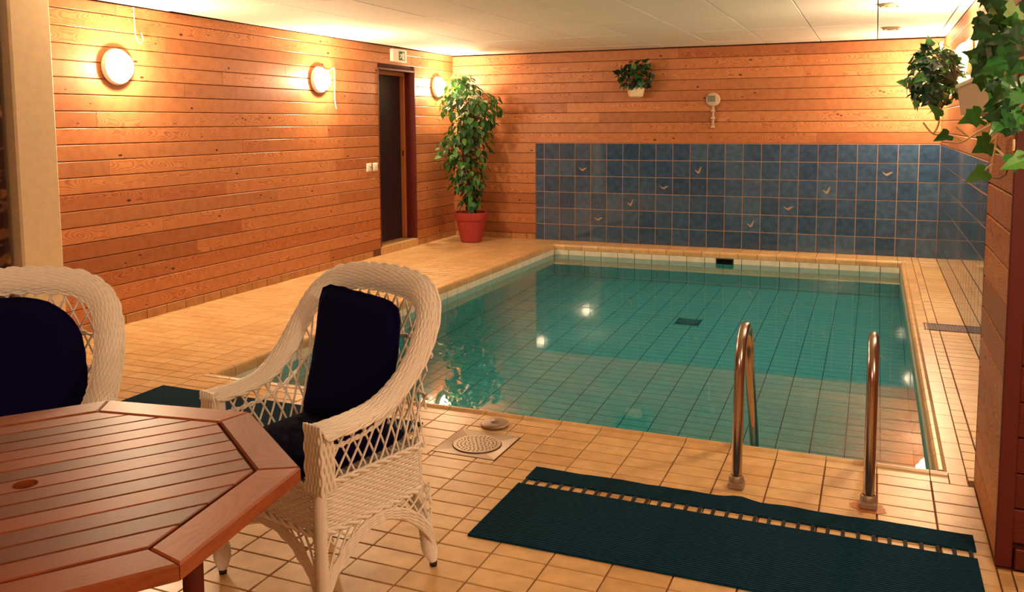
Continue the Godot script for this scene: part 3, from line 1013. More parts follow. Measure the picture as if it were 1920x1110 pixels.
	for i in nz:
		for j in 8:
			var y0 := 0.02 + 2.2 * j / 8.0; var y1 := 0.02 + 2.2 * (j + 1) / 8.0
			for off in [0.0, -0.004]:
				var a: Vector3 = rows[i] + Vector3(off, 0, 0); var b: Vector3 = rows[i + 1] + Vector3(off, 0, 0)
				if off == 0.0:
					cu.quad(b + Vector3(0, y0, 0), a + Vector3(0, y0, 0), a + Vector3(0, y1, 0), b + Vector3(0, y1, 0))
				else:
					cu.quad(a + Vector3(0, y0, 0), b + Vector3(0, y0, 0), b + Vector3(0, y1, 0), a + Vector3(0, y1, 0))
	var cn := thing("curtain", "dark brown curtain with gold pattern hanging beside the cream pillar", "curtain")
	part("drape", cu.mesh(), M.curtain, cn)
	var rod := MB.new()
	rod.tube([Vector3(-5.575, 2.235, 6.31), Vector3(-5.575, 2.235, 7.9)], 0.014, 10)
	part("curtain_rod", rod.mesh(), M.steel_matt, cn)

func named(called: String, mesh: Mesh, m: Material) -> MeshInstance3D:
	var o := part(numbered(called), mesh, m, self)
	return o

func build_floor_items() -> void:
	# square floor drain with a perforated round cover
	var d := thing("floor_drain", "square steel floor drain with a round perforated cover", "drain", Vector3(-2.2425, 0.0, 6.619))
	var fb := MB.new()
	var outer := []
	var N := 40
	for i in N:
		var a := TAU * i / N
		var c := Vector2(cos(a), sin(a))
		var k := 0.149 / maxf(absf(c.x), absf(c.y))
		outer.append([c * k, c * 0.112])
	for i in N:
		var o0: Vector2 = outer[i][0]; var o1: Vector2 = outer[(i + 1) % N][0]
		var i0: Vector2 = outer[i][1]; var i1: Vector2 = outer[(i + 1) % N][1]
		fb.quad(Vector3(o1.x, 0.0015, o1.y), Vector3(o0.x, 0.0015, o0.y), Vector3(i0.x, -0.003, i0.y), Vector3(i1.x, -0.003, i1.y))
		fb.quad(Vector3(o0.x, -0.006, o0.y), Vector3(o0.x, 0.0015, o0.y), Vector3(o1.x, 0.0015, o1.y), Vector3(o1.x, -0.006, o1.y))
	part("drain_frame", fb.mesh(), M.steel_brushed, d)
	var sump := MB.new()
	sump.lathe([Vector2(0.0, -0.16), Vector2(0.104, -0.16), Vector2(0.112, -0.003)], 32)
	part("drain_cup", sump.mesh(), M.steel_matt, d)
	# round cover with real perforations
	var cover := CSGCylinder3D.new()
	cover.name = "drain_cover"
	cover.radius = 0.1085
	cover.height = 0.004
	cover.sides = 40
	cover.position = Vector3(0, -0.0005, 0)
	cover.material = M.steel_brushed
	for ring in [[0.0, 1], [0.019, 6], [0.037, 12], [0.055, 18], [0.073, 24], [0.089, 28]]:
		for i in ring[1]:
			var a: float = TAU * i / ring[1]
			var h := CSGCylinder3D.new()
			h.name = "perforation"
			h.operation = CSGShape3D.OPERATION_SUBTRACTION
			h.radius = 0.0046
			h.height = 0.02
			h.sides = 8
			h.position = Vector3(cos(a) * ring[0], 0.0, sin(a) * ring[0])
			h.material = M.steel_brushed
			cover.add_child(h, true)
	d.add_child(cover, true)
	# strip grating at the right wall
	var g := thing("strip_grating", "dark slotted drain grating set in the deck by the blue wall", "grating", Vector3(-0.1375, 0.0, 3.39))
	part("grating_frame", boxed(Vector3(0, -0.003, 0), Vector3(0.27, 0.004, 0.214)), M.grate, g)
	for i in 14:
		part("grating_bar", boxed(Vector3(-0.125 + i * 0.0192, 0.0, 0), Vector3(0.011, 0.006, 0.205), 0.001), M.grate, g)
	for zz in [-0.103, 0.103]:
		part("grating_rail", boxed(Vector3(0, 0.0, zz), Vector3(0.27, 0.0065, 0.008), 0.001), M.grate, g)
	# round lid lying by the coping
	var l := thing("skimmer_lid", "small round pale lid lying on the deck near the drain", "lid", Vector3(-2.262, 0.0, 6.375))
	var lb := MB.new()
	lb.lathe([Vector2(0.0, 0.0), Vector2(0.060, 0.0), Vector2(0.068, 0.006), Vector2(0.068, 0.014), Vector2(0.058, 0.021), Vector2(0.0, 0.024)], 36)
	var disc := part("lid_disc", lb.mesh(), M.steel_matt, l)
	var kb := MB.new()
	kb.lathe([Vector2(0.02, 0.022), Vector2(0.02, 0.028), Vector2(0.0, 0.029)], 20)
	part("lid_knob", kb.mesh(), M.steel_matt, disc)
	build_mats()
	grab_rail(-1.089, "curved steel ladder rail farther from the boarded partition", false)
	grab_rail(-0.605, "curved steel ladder rail with rust at its foot", true)

func grab_rail(x: float, label: String, rust: bool) -> void:
	var t := thing("ladder_rail", label, "handrail", Vector3(x, 0.0, 6.665), 0.0, "pool ladder rails")
	var b := MB.new()
	var pts := [Vector3(0, 0.012, 0), Vector3(0, 0.12, -0.005), Vector3(0, 0.25, -0.012), Vector3(0, 0.38, -0.022)]
	var c := Vector3(0, 0.455, -0.167)
	for i in 15:
		var a := PI * i / 14.0
		pts.append(c + Vector3(0, sin(a) * 0.155, cos(a) * 0.14))
	pts += [Vector3(0, 0.36, -0.34), Vector3(0, 0.20, -0.44), Vector3(0, 0.06, -0.52), Vector3(0, -0.04, -0.565), Vector3(0, -0.2, -0.59), Vector3(0, -0.6, -0.6), Vector3(0, -0.95, -0.6)]
	b.tube(pts, 0.0205, 16)
	part("rail_tube", b.mesh(), M.steel, t)
	var fl := part("foot_flange", boxed(Vector3(0, 0.014, 0), Vector3(0.062, 0.026, 0.062), 0.005), M.steel_matt, t)
	var cb := MB.new()
	cb.lathe([Vector2(0.03, 0.027), Vector2(0.029, 0.046), Vector2(0.022, 0.052)], 24)
	part("foot_collar", cb.mesh(), M.steel_matt, fl)
	if rust:
		# rust that has run into the glaze round the foot: an irregular flat patch
		var r := MB.new()
		var nz := FastNoiseLite.new()
		nz.seed = 5; nz.frequency = 1.2
		var ring := []
		for i in 40:
			var a := TAU * i / 40
			var k := 0.052 + 0.016 * nz.get_noise_2d(cos(a), sin(a))
			ring.append(Vector3(cos(a) * k * 1.2, 0.0012, sin(a) * k))
		var ci := r.vert(Vector3(0, 0.0012, 0), Vector3.UP)
		var f0 := r.v.size()
		for p in ring:
			r.vert(p, Vector3.UP)
		for i in 40:
			r.tri(ci, f0 + (i + 1) % 40, f0 + i)
		var m := tri_mat(mottle(srgb(190, 122, 74), 0.4, 0.12, 91), 5.0, 0.5)
		part("rust_stain", r.mesh(), m, t)

func build_mats() -> void:
	var ribs := func(w: float, d: float, edge: float) -> ArrayMesh:
		# ribbed rubber: ridges run along x
		var b := MB.new()
		var n := int(d / 0.0125)
		var prof := []
		prof.append(Vector2(-d / 2, 0.001)); prof.append(Vector2(-d / 2, 0.005))
		for i in n:
			var z := -d / 2 + d * (i + 0.5) / n
			var s := d / n
			prof.append(Vector2(z - s * 0.36, 0.0085)); prof.append(Vector2(z + s * 0.22, 0.0085)); prof.append(Vector2(z + s * 0.36, 0.006))
		prof.append(Vector2(d / 2, 0.005)); prof.append(Vector2(d / 2, 0.001))
		var nx := 48
		var nz := FastNoiseLite.new()
		nz.seed = 7; nz.frequency = 1.4
		var pt := func(i: int, q: Vector2) -> Vector3:
			var x := -w / 2 + w * i / nx
			var y: float = q.y + 0.001 * (nz.get_noise_2d(x * 3.0, q.x * 2.0) + 0.5)
			var z: float = q.x
			if edge > 0.0:
				var e := clampf((-q.x) / d + 0.5, 0.0, 1.0)
				y += edge * e * exp(-pow((x - 0.02) / 0.05, 2.0)) * 0.9
				z -= 0.02 * e * (nz.get_noise_1d(x * 2.2)) - 0.012 * e * exp(-pow((x - 0.10) / 0.05, 2.0))
			return Vector3(x, y, z)
		for i in nx:
			for k in prof.size() - 1:
				b.quad(pt.call(i, prof[k]), pt.call(i, prof[k + 1]), pt.call(i + 1, prof[k + 1]), pt.call(i + 1, prof[k]))
		for e in [0, nx]:
			for k in prof.size() - 1:
				var a: Vector3 = pt.call(e, prof[k]); var c: Vector3 = pt.call(e, prof[k + 1])
				b.quad(a, c, Vector3(c.x, 0.001, c.z), Vector3(a.x, 0.001, a.z))
		b.box(Vector3(0, 0.0025, 0), Vector3(w - 0.01, 0.003, d - 0.012))
		return b.mesh()
	var m := thing("rubber_mat", "dark green ribbed rubber mat lying before the pool ladder", "mat", Vector3(-1.085, 0.0, 7.11), 0.0, "rubber mats on the deck")
	part("mat_panel", ribs.call(1.63, 0.473, 0.0), M.rubber, m, Vector3(-0.0, 0, 0.0885), Basis(Vector3.UP, -0.0))
	part("edge_strip", ribs.call(1.625, 0.120, 0.012), M.rubber, m, Vector3(0.005, 0, -0.265))
	for i in 33:
		part("mat_link", boxed(Vector3(-0.80 + i * 0.05, 0.003, -0.1765), Vector3(0.0125, 0.006, 0.064), 0.001), M.rubber_dark, m)
	var m2 := thing("rubber_mat", "dark green ribbed rubber mat lying behind the wicker armchair", "mat", Vector3(-3.41, 0.0, 6.78), 0.0, "rubber mats on the deck")
	part("mat_panel", ribs.call(1.63, 0.60, 0.0), M.rubber, m2)

# ---------------------------------------------------------------- furniture
func build_table() -> void:
	var R := 0.545
	var t := thing("garden_table", "octagonal slatted teak table with a parasol hole", "table", Vector3(-2.19, 0.0, 8.885))
	var y1 := 0.72; var th := 0.030
	var e0 := deg_to_rad(-53.5)                 # direction of one pair of edges and of the slats
	var dir := Vector2(cos(e0), sin(e0))
	var verts := []
	for k in 8:
		var a := e0 + PI / 2 + PI / 8 + k * PI / 4
		verts.append(Vector2(cos(a), sin(a)))
	var inner := 0.452
	# border boards with mitred ends
	for k in 8:
		var a: Vector2 = verts[k]; var b: Vector2 = verts[(k + 1) % 8]
		var mid := (a + b).normalized()
		var poly := PackedVector2Array([a * R, b * R, b * (inner + 0.004), a * (inner + 0.004)])
		var pd := (b - a).normalized()
		# leave a hairline at each mitre
		var c := (poly[0] + poly[1] + poly[2] + poly[3]) / 4.0
		for i in 4:
			poly[i] += pd * (-signf((poly[i] - c).dot(pd)) * 0.0009)
		var mb := MB.new()
		mb.slab(poly, y1 - th, y1, 0.004, pd, Vector2(rng.randf(), (rng.randi() % 8 + 0.5) / 8.0 - mid.dot(Vector2(-pd.y, pd.x)) * 0.45 * 1.1), Vector2(0.35, 1.1))
		part("border_board", mb.mesh(), M.teak_border, t)
	# slats
	var per := Vector2(-dir.y, dir.x)
	var inpoly := PackedVector2Array()
	for k in 8:
		inpoly.append(verts[k] * (inner - 0.004))
	var n := 13
	var wtot := (inner - 0.004) * cos(PI / 8) * 2.0
	var pitch := wtot / n
	for i in n:
		var c := -wtot / 2 + (i + 0.5) * pitch
		var hw := pitch / 2 - 0.0022
		var rect := PackedVector2Array([dir * -1 + per * (c - hw), dir * 1 + per * (c - hw), dir * 1 + per * (c + hw), dir * -1 + per * (c + hw)])
		var cut := Geometry2D.intersect_polygons(rect, inpoly)
		if cut.is_empty():
			continue
		var mb := MB.new()
		var uvo := Vector2(rng.randf(), (rng.randi() % 8 + 0.5) / 8.0 - c * 1.5)
		if i == n / 2:
			# the middle slat is cut round the parasol hole
			for sg in [-1.0, 1.0]:
				var half := PackedVector2Array()
				half.append(per * (c - hw))
				half.append(dir * sg * 1.0 + per * (c - hw)); half.append(dir * sg * 1.0 + per * (c + hw))
				half.append(per * (c + hw))
				var circ := PackedVector2Array()
				for k in 24:
					circ.append(Vector2(cos(TAU * k / 24), sin(TAU * k / 24)) * 0.0235 + per * c)
				for q in Geometry2D.intersect_polygons(half, inpoly):
					for q2 in Geometry2D.clip_polygons(q, circ):
						mb.slab(q2, y1 - th, y1 - 0.001, 0.0006, dir, uvo, Vector2(0.35, 1.5))
		else:
			mb.slab(cut[0], y1 - th, y1 - 0.001, 0.002, dir, uvo, Vector2(0.35, 1.5))
		part("slat", mb.mesh(), M.teak[rng.randi() % 4], t)
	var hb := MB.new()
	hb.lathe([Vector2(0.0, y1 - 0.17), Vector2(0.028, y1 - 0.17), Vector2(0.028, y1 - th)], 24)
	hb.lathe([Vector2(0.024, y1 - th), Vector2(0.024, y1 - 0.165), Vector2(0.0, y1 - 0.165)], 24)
	part("hole_shade_sleeve", hb.mesh(), mat(srgb(78, 46, 36), 0.8), t)  # sleeve added under the hole, its dark brown stands for the shade inside
	# battens and apron under the top
	for s in [-0.24, 0.24]:
		var bb := MB.new()
		bb.box(Vector3(dir.x * s, y1 - th - 0.012, dir.y * s), Vector3(0.045, 0.024, 0.72), 0.002, Basis(Vector3.UP, -e0))
		part("batten", bb.mesh(), M.teak[1], t)
	for k in 4:
		var a: Vector2 = verts[k * 2 + 1]; var b: Vector2 = verts[(k * 2 + 3) % 8]
		var mb2 := MB.new()
		var m3 := (a + b) * 0.5 * 0.66 * R
		var dd := (b - a).normalized()
		mb2.box(Vector3(m3.x, y1 - th - 0.030, m3.y), Vector3((b - a).length() * R * 0.66 - 0.02, 0.05, 0.02), 0.002, Basis(Vector3.UP, -atan2(dd.y, dd.x)))
		part("apron", mb2.mesh(), M.teak[1], t)
		var lg := MB.new()
		var d3 := Vector2.from_angle(PI / 4 + k * PI / 2) * 0.31
		lg.tube([Vector3(d3.x, 0.0, d3.y), Vector3(d3.x, y1 - th - 0.001, d3.y)], [0.028, 0.032], 4)
		part("leg", lg.mesh(), M.redwood, t)

# -- wicker chair
var band_p: Array
var band_n: Array
func cr(a, b, c, d, t: float):
	return 0.5 * ((2.0 * b) + (c - a) * t + (2.0 * a - 5.0 * b + 4.0 * c - d) * t * t + (3.0 * b - a - 3.0 * c + d) * t * t * t)

func band_frame(s: float) -> Array:      # s 0..1 -> [centre, outward width, normal]
	var m := band_p.size()
	var f := clampf(s, 0.0, 0.99999) * (m - 1)
	var i := int(f)
	var u := f - i
	var g := func(arr: Array, k: int): return arr[clampi(k, 0, m - 1)]
	var p: Vector3 = cr(g.call(band_p, i - 1), g.call(band_p, i), g.call(band_p, i + 1), g.call(band_p, i + 2), u)
	var q: Vector3 = cr(g.call(band_p, i - 1), g.call(band_p, i), g.call(band_p, i + 1), g.call(band_p, i + 2), minf(u + 0.01, 1.0))
	var q0: Vector3 = cr(g.call(band_p, i - 1), g.call(band_p, i), g.call(band_p, i + 1), g.call(band_p, i + 2), maxf(u - 0.01, 0.0))
	var t := (q - q0).normalized()
	var nn: Vector3 = g.call(band_n, i).lerp(g.call(band_n, i + 1), u).normalized()
	nn = (nn - t * nn.dot(t)).normalized()
	return [p, t.cross(nn).normalized(), nn]

func band_top(x: float, z: float, side: bool) -> float:   # height of the rim above a point of the side or the back
	var best := 1e9
	var y := 0.6
	for i in 61:
		var p: Vector3 = band_frame(i / 120.0)[0]
		var d: float = absf(p.z - z) if side else absf(p.x - absf(x))
		if side and i > 44:
			break
		if not side and i < 34:
			continue
		if d < best:
			best = d
			y = p.y
	return y

func rods(b: MB, f: Callable, count: int, lean: float, r: float, jit := 0.0) -> void:
	# two families of crossing rods on a patch f(u, v)
	for fam in [1.0, -1.0]:
		for k in range(-count, count * 2):
			var u0 := float(k) / count
			var pts := []
			var N := 8
			for i in N + 1:
				var v := float(i) / N
				var u: float = u0 + fam * lean * v
				if u < -0.001 or u > 1.001:
					continue
				pts.append(f.call(u, v, fam))
			if pts.size() >= 2:
				b.tube(pts, r, 5, false)

func weave_rows(b: MB, f: Callable, rows: int, n: int, waves: float, amp: float, r: float) -> void:
	for k in rows:
		var pts := []
		var t := (k + 0.5) / rows
		for i in n + 1:
			var s := float(i) / n
			var q: Array = f.call(s, t)
			pts.append(q[0] + q[1] * (amp * sin(PI * waves * s + PI * k)))
		b.tube(pts, r, 5, true)

func make_chair(called: String, label: String) -> Node3D:
	var t := thing(called, label, "chair", Vector3.ZERO, 0.0, "white wicker armchairs")
	band_p = []; band_n = []
	var half := [
		[Vector3(0.258, 0.592, 0.235), Vector3(0, 1, 0)], [Vector3(0.262, 0.595, 0.11), Vector3(0, 1, 0)], [Vector3(0.272, 0.617, 0.01), Vector3(-0.05, 0.98, 0.12)],
		[Vector3(0.285, 0.68, -0.08), Vector3(-0.1, 0.85, 0.5)], [Vector3(0.288, 0.765, -0.15), Vector3(-0.1, 0.6, 0.75)], [Vector3(0.268, 0.85, -0.205), Vector3(-0.1, 0.4, 0.9)],
		[Vector3(0.205, 0.905, -0.24), Vector3(-0.03, 0.38, 0.92)], [Vector3(0.105, 0.924, -0.258), Vector3(0, 0.38, 0.92)], [Vector3(0.0, 0.928, -0.262), Vector3(0, 0.38, 0.92)]]
	for h in half:
		band_p.append(h[0]); band_n.append(h[1])
	for i in range(7, -1, -1):
		var h: Array = half[i]
		band_p.append(Vector3(-h[0].x, h[0].y, h[0].z)); band_n.append(Vector3(-h[1].x, h[1].y, h[1].z))
	# rolled rim: strands run along the arms and over the back
	var rim := MB.new()
	var fr := []
	var NB := 200
	for i in NB + 1:
		fr.append(band_frame(float(i) / NB))
	var band := func(s: float, tt: float) -> Array:
		var q: Array = fr[clampi(int(round(s * NB)), 0, NB)]
		var R := 0.044
		var a := lerpf(-1.05, 1.25, tt)
		var p: Vector3 = q[0] + q[1] * (R * sin(a)) + q[2] * (R * cos(a) - R * 0.75)
		return [p, q[1] * sin(a) + q[2] * cos(a)]
	weave_rows(rim, band, 17, NB, 58.0, 0.0022, 0.0042)
	part("woven_rim", rim.mesh(), M.wicker, t)
	var edge := MB.new()
	for tt in [-0.02, 1.02]:
		var e1 := []
		var e2 := []
		for i in 121:
			var q: Array = band.call(i / 120.0, tt)
			var ph := i * 0.9
			e1.append(q[0] + q[1] * (0.005 * cos(ph)) + Vector3(0, 0.005 * sin(ph), 0)); e2.append(q[0] - q[1] * (0.005 * cos(ph)) - Vector3(0, 0.005 * sin(ph), 0))
		edge.tube(e1, 0.0048, 6); edge.tube(e2, 0.0048, 6)
	part("braided_edge", edge.mesh(), M.wicker, t)
	# lattice of the two sides and the back
	var lat := func(f: Callable, called2: String, count: int, lean: float, rails: Array):
		var b := MB.new()
		rods(b, f, count, lean, 0.0037)
		part(called2, b.mesh(), M.wicker, t)
		var rb := MB.new()
		for v in rails:
			var p1 := []; var p2 := []
			for i in 41:
				var c: Vector3 = f.call(i / 40.0, v, 0.0)
				var d := Vector3(0.003 * cos(i * 1.1), 0.0045 * sin(i * 1.1), 0.003 * cos(i * 1.1))
				p1.append(c + d); p2.append(c - d)
			rb.tube(p1, 0.0045, 5); rb.tube(p2, 0.0045, 5)
		part("twisted_rail", rb.mesh(), M.wicker, t)
	for sx in [1.0, -1.0]:
		var tops := []
		for i in 21:
			var z := lerpf(0.215, -0.2, i / 20.0)
			tops.append(band_top(0.26, z, true))
		var side := func(u: float, v: float, fam: float) -> Vector3:
			var k := clampf(u, 0, 1) * 20.0
			var i := mini(int(k), 19)
			var top: float = lerpf(tops[i], tops[i + 1], k - i) - 0.008
			var z := lerpf(0.215, -0.2, u)
			return Vector3(sx * (lerpf(0.244, 0.262, v) + fam * 0.0035), lerpf(0.415, top, v), z)
		lat.call(side, "side_lattice", 9, 0.24, [0.0, 0.62 if sx > 0 else 0.62])
	var btops := []
	for i in 21:
		btops.append(band_top(lerpf(-0.262, 0.262, i / 20.0), 0.0, false))
	var back := func(u: float, v: float, fam: float) -> Vector3:
		var k := clampf(u, 0, 1) * 20.0
		var i := mini(int(k), 19)
		var top: float = lerpf(btops[i], btops[i + 1], k - i) - 0.01
		var x := lerpf(-0.262, 0.262, u)
		var y := lerpf(0.415, top, v)
		return Vector3(x, y, -0.2 - 0.075 * clampf((y - 0.42) / 0.5, 0, 1) + fam * 0.0035 - 0.012 * (1.0 - pow(x / 0.262, 2.0)))
	lat.call(back, "back_lattice", 12, 0.42, [0.0, 0.34, 0.66])
	# woven apron round the seat
	var ring := []
	var rad := 0.045
	var hx := 0.25; var hz0 := 0.222; var hz1 := -0.207
	for c in [[hx - rad, hz0 - rad, 0.0], [-(hx - rad), hz0 - rad, PI / 2], [-(hx - rad), hz1 + rad, PI], [hx - rad, hz1 + rad, PI * 1.5]]:
		for k in 7:
			var a: float = c[2] + PI / 2 * k / 6.0
			ring.append(Vector2(c[0] + rad * cos(a), c[1] + rad * sin(a)))
	ring.append(ring[0])
	var cum := [0.0]
	for i in range(1, ring.size()):
		cum.append(cum[i - 1] + ring[i].distance_to(ring[i - 1]))
	var around := func(s: float) -> Array:
		var l: float = clampf(s, 0, 1) * cum[-1]
		var i := 1
		while i < cum.size() - 1 and cum[i] < l:
			i += 1
		var k: float = (l - cum[i - 1]) / maxf(cum[i] - cum[i - 1], 1e-6)
		var p: Vector2 = ring[i - 1].lerp(ring[i], k)
		var dd: Vector2 = (ring[i] - ring[i - 1]).normalized()
		return [p, Vector2(dd.y, -dd.x)]
	var ap := func(s: float, tt: float) -> Array:
		var q: Array = around.call(s)
		return [Vector3(q[0].x, lerpf(0.278, 0.412, tt), q[0].y), Vector3(q[1].x, 0, q[1].y)]
	var apron := MB.new()
	weave_rows(apron, ap, 15, 208, 104.0, 0.0034, 0.0050)
	part("woven_apron", apron.mesh(), M.wicker, t)
	var rails := MB.new()
	for y in [0.272, 0.416]:
		var e1 := []; var e2 := []
		for i in 161:
			var q: Array = around.call(i / 160.0)
			var o := Vector3(q[1].x, 0, q[1].y) * (0.006 * cos(i * 0.8)) + Vector3(0, 0.006 * sin(i * 0.8), 0)
			var p := Vector3(q[0].x, y, q[0].y) + Vector3(q[1].x, 0, q[1].y) * 0.004
			e1.append(p + o); e2.append(p - o)
		rails.tube(e1, 0.0055, 6); rails.tube(e2, 0.0055, 6)
	part("apron_braid", rails.mesh(), M.wicker, t)
	var stakes := MB.new()
	for i in 52:
		var q: Array = around.call((i + 0.5) / 52.0)
		stakes.tube([Vector3(q[0].x, 0.27, q[0].y), Vector3(q[0].x, 0.418, q[0].y)], 0.0036, 5, false)
	part("apron_stakes", stakes.mesh(), M.wicker, t)
	# seat
	var seat := MB.new()
	var sf := func(s: float, tt: float) -> Array:
		return [Vector3(lerpf(-0.235, 0.235, s), 0.398, lerpf(-0.195, 0.21, tt)), Vector3.UP]
	weave_rows(seat, sf, 44, 40, 20.0, 0.004, 0.0048)
	part("woven_seat", seat.mesh(), M.wicker, t)
	# posts and legs
	var feet := [Vector3(0.247, 0, 0.215), Vector3(-0.247, 0, 0.215), Vector3(0.262, 0, -0.232), Vector3(-0.262, 0, -0.232)]
	for i in 4:
		var f: Vector3 = feet[i]
		var front := i < 2
		var sx := signf(f.x)
		var top := Vector3(sx * (0.246 if front else 0.234), 0.425 if front else 0.40, 0.219 if front else -0.19)
		var lb := MB.new()
		var pts := []; var rs := []
		for k in 241:
			var v := k / 240.0
			var p := f.lerp(top, v)
			if not front:
				p += Vector3(-sx, 0, 1) * 0.012 * sin(v * PI)
			pts.append(p + Vector3(0, 0.016 * (1.0 - v), 0))
			var foot := 0.008 * exp(-pow((v - 0.13) / 0.10, 2.0))
			rs.append((0.0195 if front else 0.017) + foot + 0.0022 * sin(k * 1.05) - 0.006 * exp(-pow(v / 0.05, 2.0)))
		lb.tube(pts, rs, 10)
		var leg := part("leg", lb.mesh(), M.wicker, t)
		var fb := MB.new()
		fb.lathe([Vector2(0.0, 0.0), Vector2(0.012, 0.0), Vector2(0.013, 0.014), Vector2(0.0, 0.018)], 14, f)
		part("foot_cap", fb.mesh(), M.foot, leg)
		if front:
			# flat woven post under the arm's end
			var pb := MB.new()
			for k in 11:
				var xx := sx * (0.219 + 0.0068 * k)
				var pp := []
				for j in 25:
					var y := lerpf(0.405, 0.606, j / 24.0)
					var zz := 0.240 + 0.0028 * sin(j * 0.9 + k * PI)
					pp.append(Vector3(xx, y, zz))
				pb.tube(pp, 0.0046, 5)
			for k in 6:
				var ps := []
				for j in 25:
					ps.append(Vector3(sx * (0.285 + 0.0028 * sin(j * 0.9 + k * PI)), lerpf(0.412, 0.590, j / 24.0), 0.196 + 0.0076 * k))
				pb.tube(ps, 0.0046, 5)
			part("front_post", pb.mesh(), M.wicker, t)
			var core := MB.new()
			core.box(Vector3(sx * 0.253, 0.495, 0.212), Vector3(0.060, 0.17, 0.040), 0.008)
			part("post_core", core.mesh(), M.wicker, t)
	# arched skirts between the legs
	var pairs := [[0, 2, Vector3(1, 0, 0)], [1, 3, Vector3(-1, 0, 0)], [0, 1, Vector3(0, 0, 1)], [2, 3, Vector3(0, 0, -1)]]
	for q in pairs:
		var a: Vector3 = feet[q[0]]; var b: Vector3 = feet[q[1]]
		var o: Vector3 = q[2]
		var arch := func(u: float, lift: float) -> Vector3:
			var y: float = 0.085 + 0.165 * pow(sin(PI * u), 0.62) + lift
			var p := a.lerp(b, u)
			var v := y / 0.4
			return Vector3(lerpf(p.x, p.x * 0.95, v), y, lerpf(p.z, p.z * 0.92, v)) + o * 0.012
		var sb := MB.new()
		for k in 8:
			var pts := []
			for i in 33:
				var u := i / 32.0
				pts.append(arch.call(u, (k - 4) * 0.0078 * (1.0 - 0.5 * sin(PI * u))) + o * (0.003 * sin(i * 1.3 + k * PI)))
			sb.tube(pts, 0.0046, 5)
		part("arched_braid", sb.mesh(), M.wicker, t)
		var fb2 := MB.new()
		var fill := func(u: float, v: float, fam: float) -> Vector3:
			var lo: Vector3 = arch.call(clampf(u, 0, 1), 0.0)
			return Vector3(lo.x, lerpf(lo.y, 0.276, v), lo.z) + o * (fam * 0.003 - 0.004)
		rods(fb2, fill, 11, 0.16, 0.0038)
		part("skirt_lattice", fb2.mesh(), M.wicker, t)
	return t

# pillow between an outline; outline(a) gives the radius factor of a superellipse
func cushion_mesh(w: float, h: float, th: float, power: float, arch: bool, sd: int, bend: float) -> ArrayMesh:
	var b := MB.new()
	var nz := FastNoiseLite.new()
	nz.seed = sd; nz.frequency = 2.6
	var NA := 48; var NR := 10
	var rim := []
	for i in NA:
		var a := TAU * i / NA
		var c := cos(a); var s := sin(a)
		var k := pow(pow(absf(c), power) + pow(absf(s), power), -1.0 / power)
		if arch and s > 0.0:
			k = pow(pow(absf(c), 2.3) + pow(absf(s), 2.3), -1.0 / 2.3)
		rim.append(Vector2(c * k * w / 2, s * k * h / 2) * (1.0 + 0.02 * nz.get_noise_2d(c * 1.5, s * 1.5)))
	for sg in [1.0, -1.0]:
		var first := b.v.size()
		for r in NR + 1:
			var f := float(r) / NR
			for i in NA:
				var p: Vector2 = rim[i] * f
				var z: float = sg * th / 2 * pow(maxf(0.0, 1.0 - pow(f, 5.0)), 0.5)
				z += 0.006 * nz.get_noise_2d(p.x * 4.0, p.y * 4.0 + sg * 3.0) * (1.0 - f * f)
				z += bend * (p.y * p.y) 
				b.vert(Vector3(p.x, p.y, z), Vector3.ZERO)
		for r in NR:
			for i in NA:
				var i2 := (i + 1) % NA
				var a0 := first + r * NA + i; var a1 := first + r * NA + i2
				var b0 := a0 + NA; var b1 := a1 + NA
				if sg > 0:
					b.tri(a0, b0, b1); b.tri(a0, b1, a1)
				else:
					b.tri(a0, b1, b0); b.tri(a0, a1, b1)
	# smooth normals
	for i in range(0, b.ix.size(), 3):
		var p0 := b.v[b.ix[i]]; var p1 := b.v[b.ix[i + 1]]; var p2 := b.v[b.ix[i + 2]]
		var nn := (p2 - p0).cross(p1 - p0)
		for k in 3:
			b.n[b.ix[i + k]] += nn
	for i in b.n.size():
		b.n[i] = b.n[i].normalized() if b.n[i].length_squared() > 1e-14 else Vector3(0, 0, 1)
	# piping along the seam
	var ring := []
	for p in rim:
		ring.append(Vector3(p.x, p.y, bend * p.y * p.y))
	b.tube(ring, 0.006, 6, false, true)
	return b.mesh()

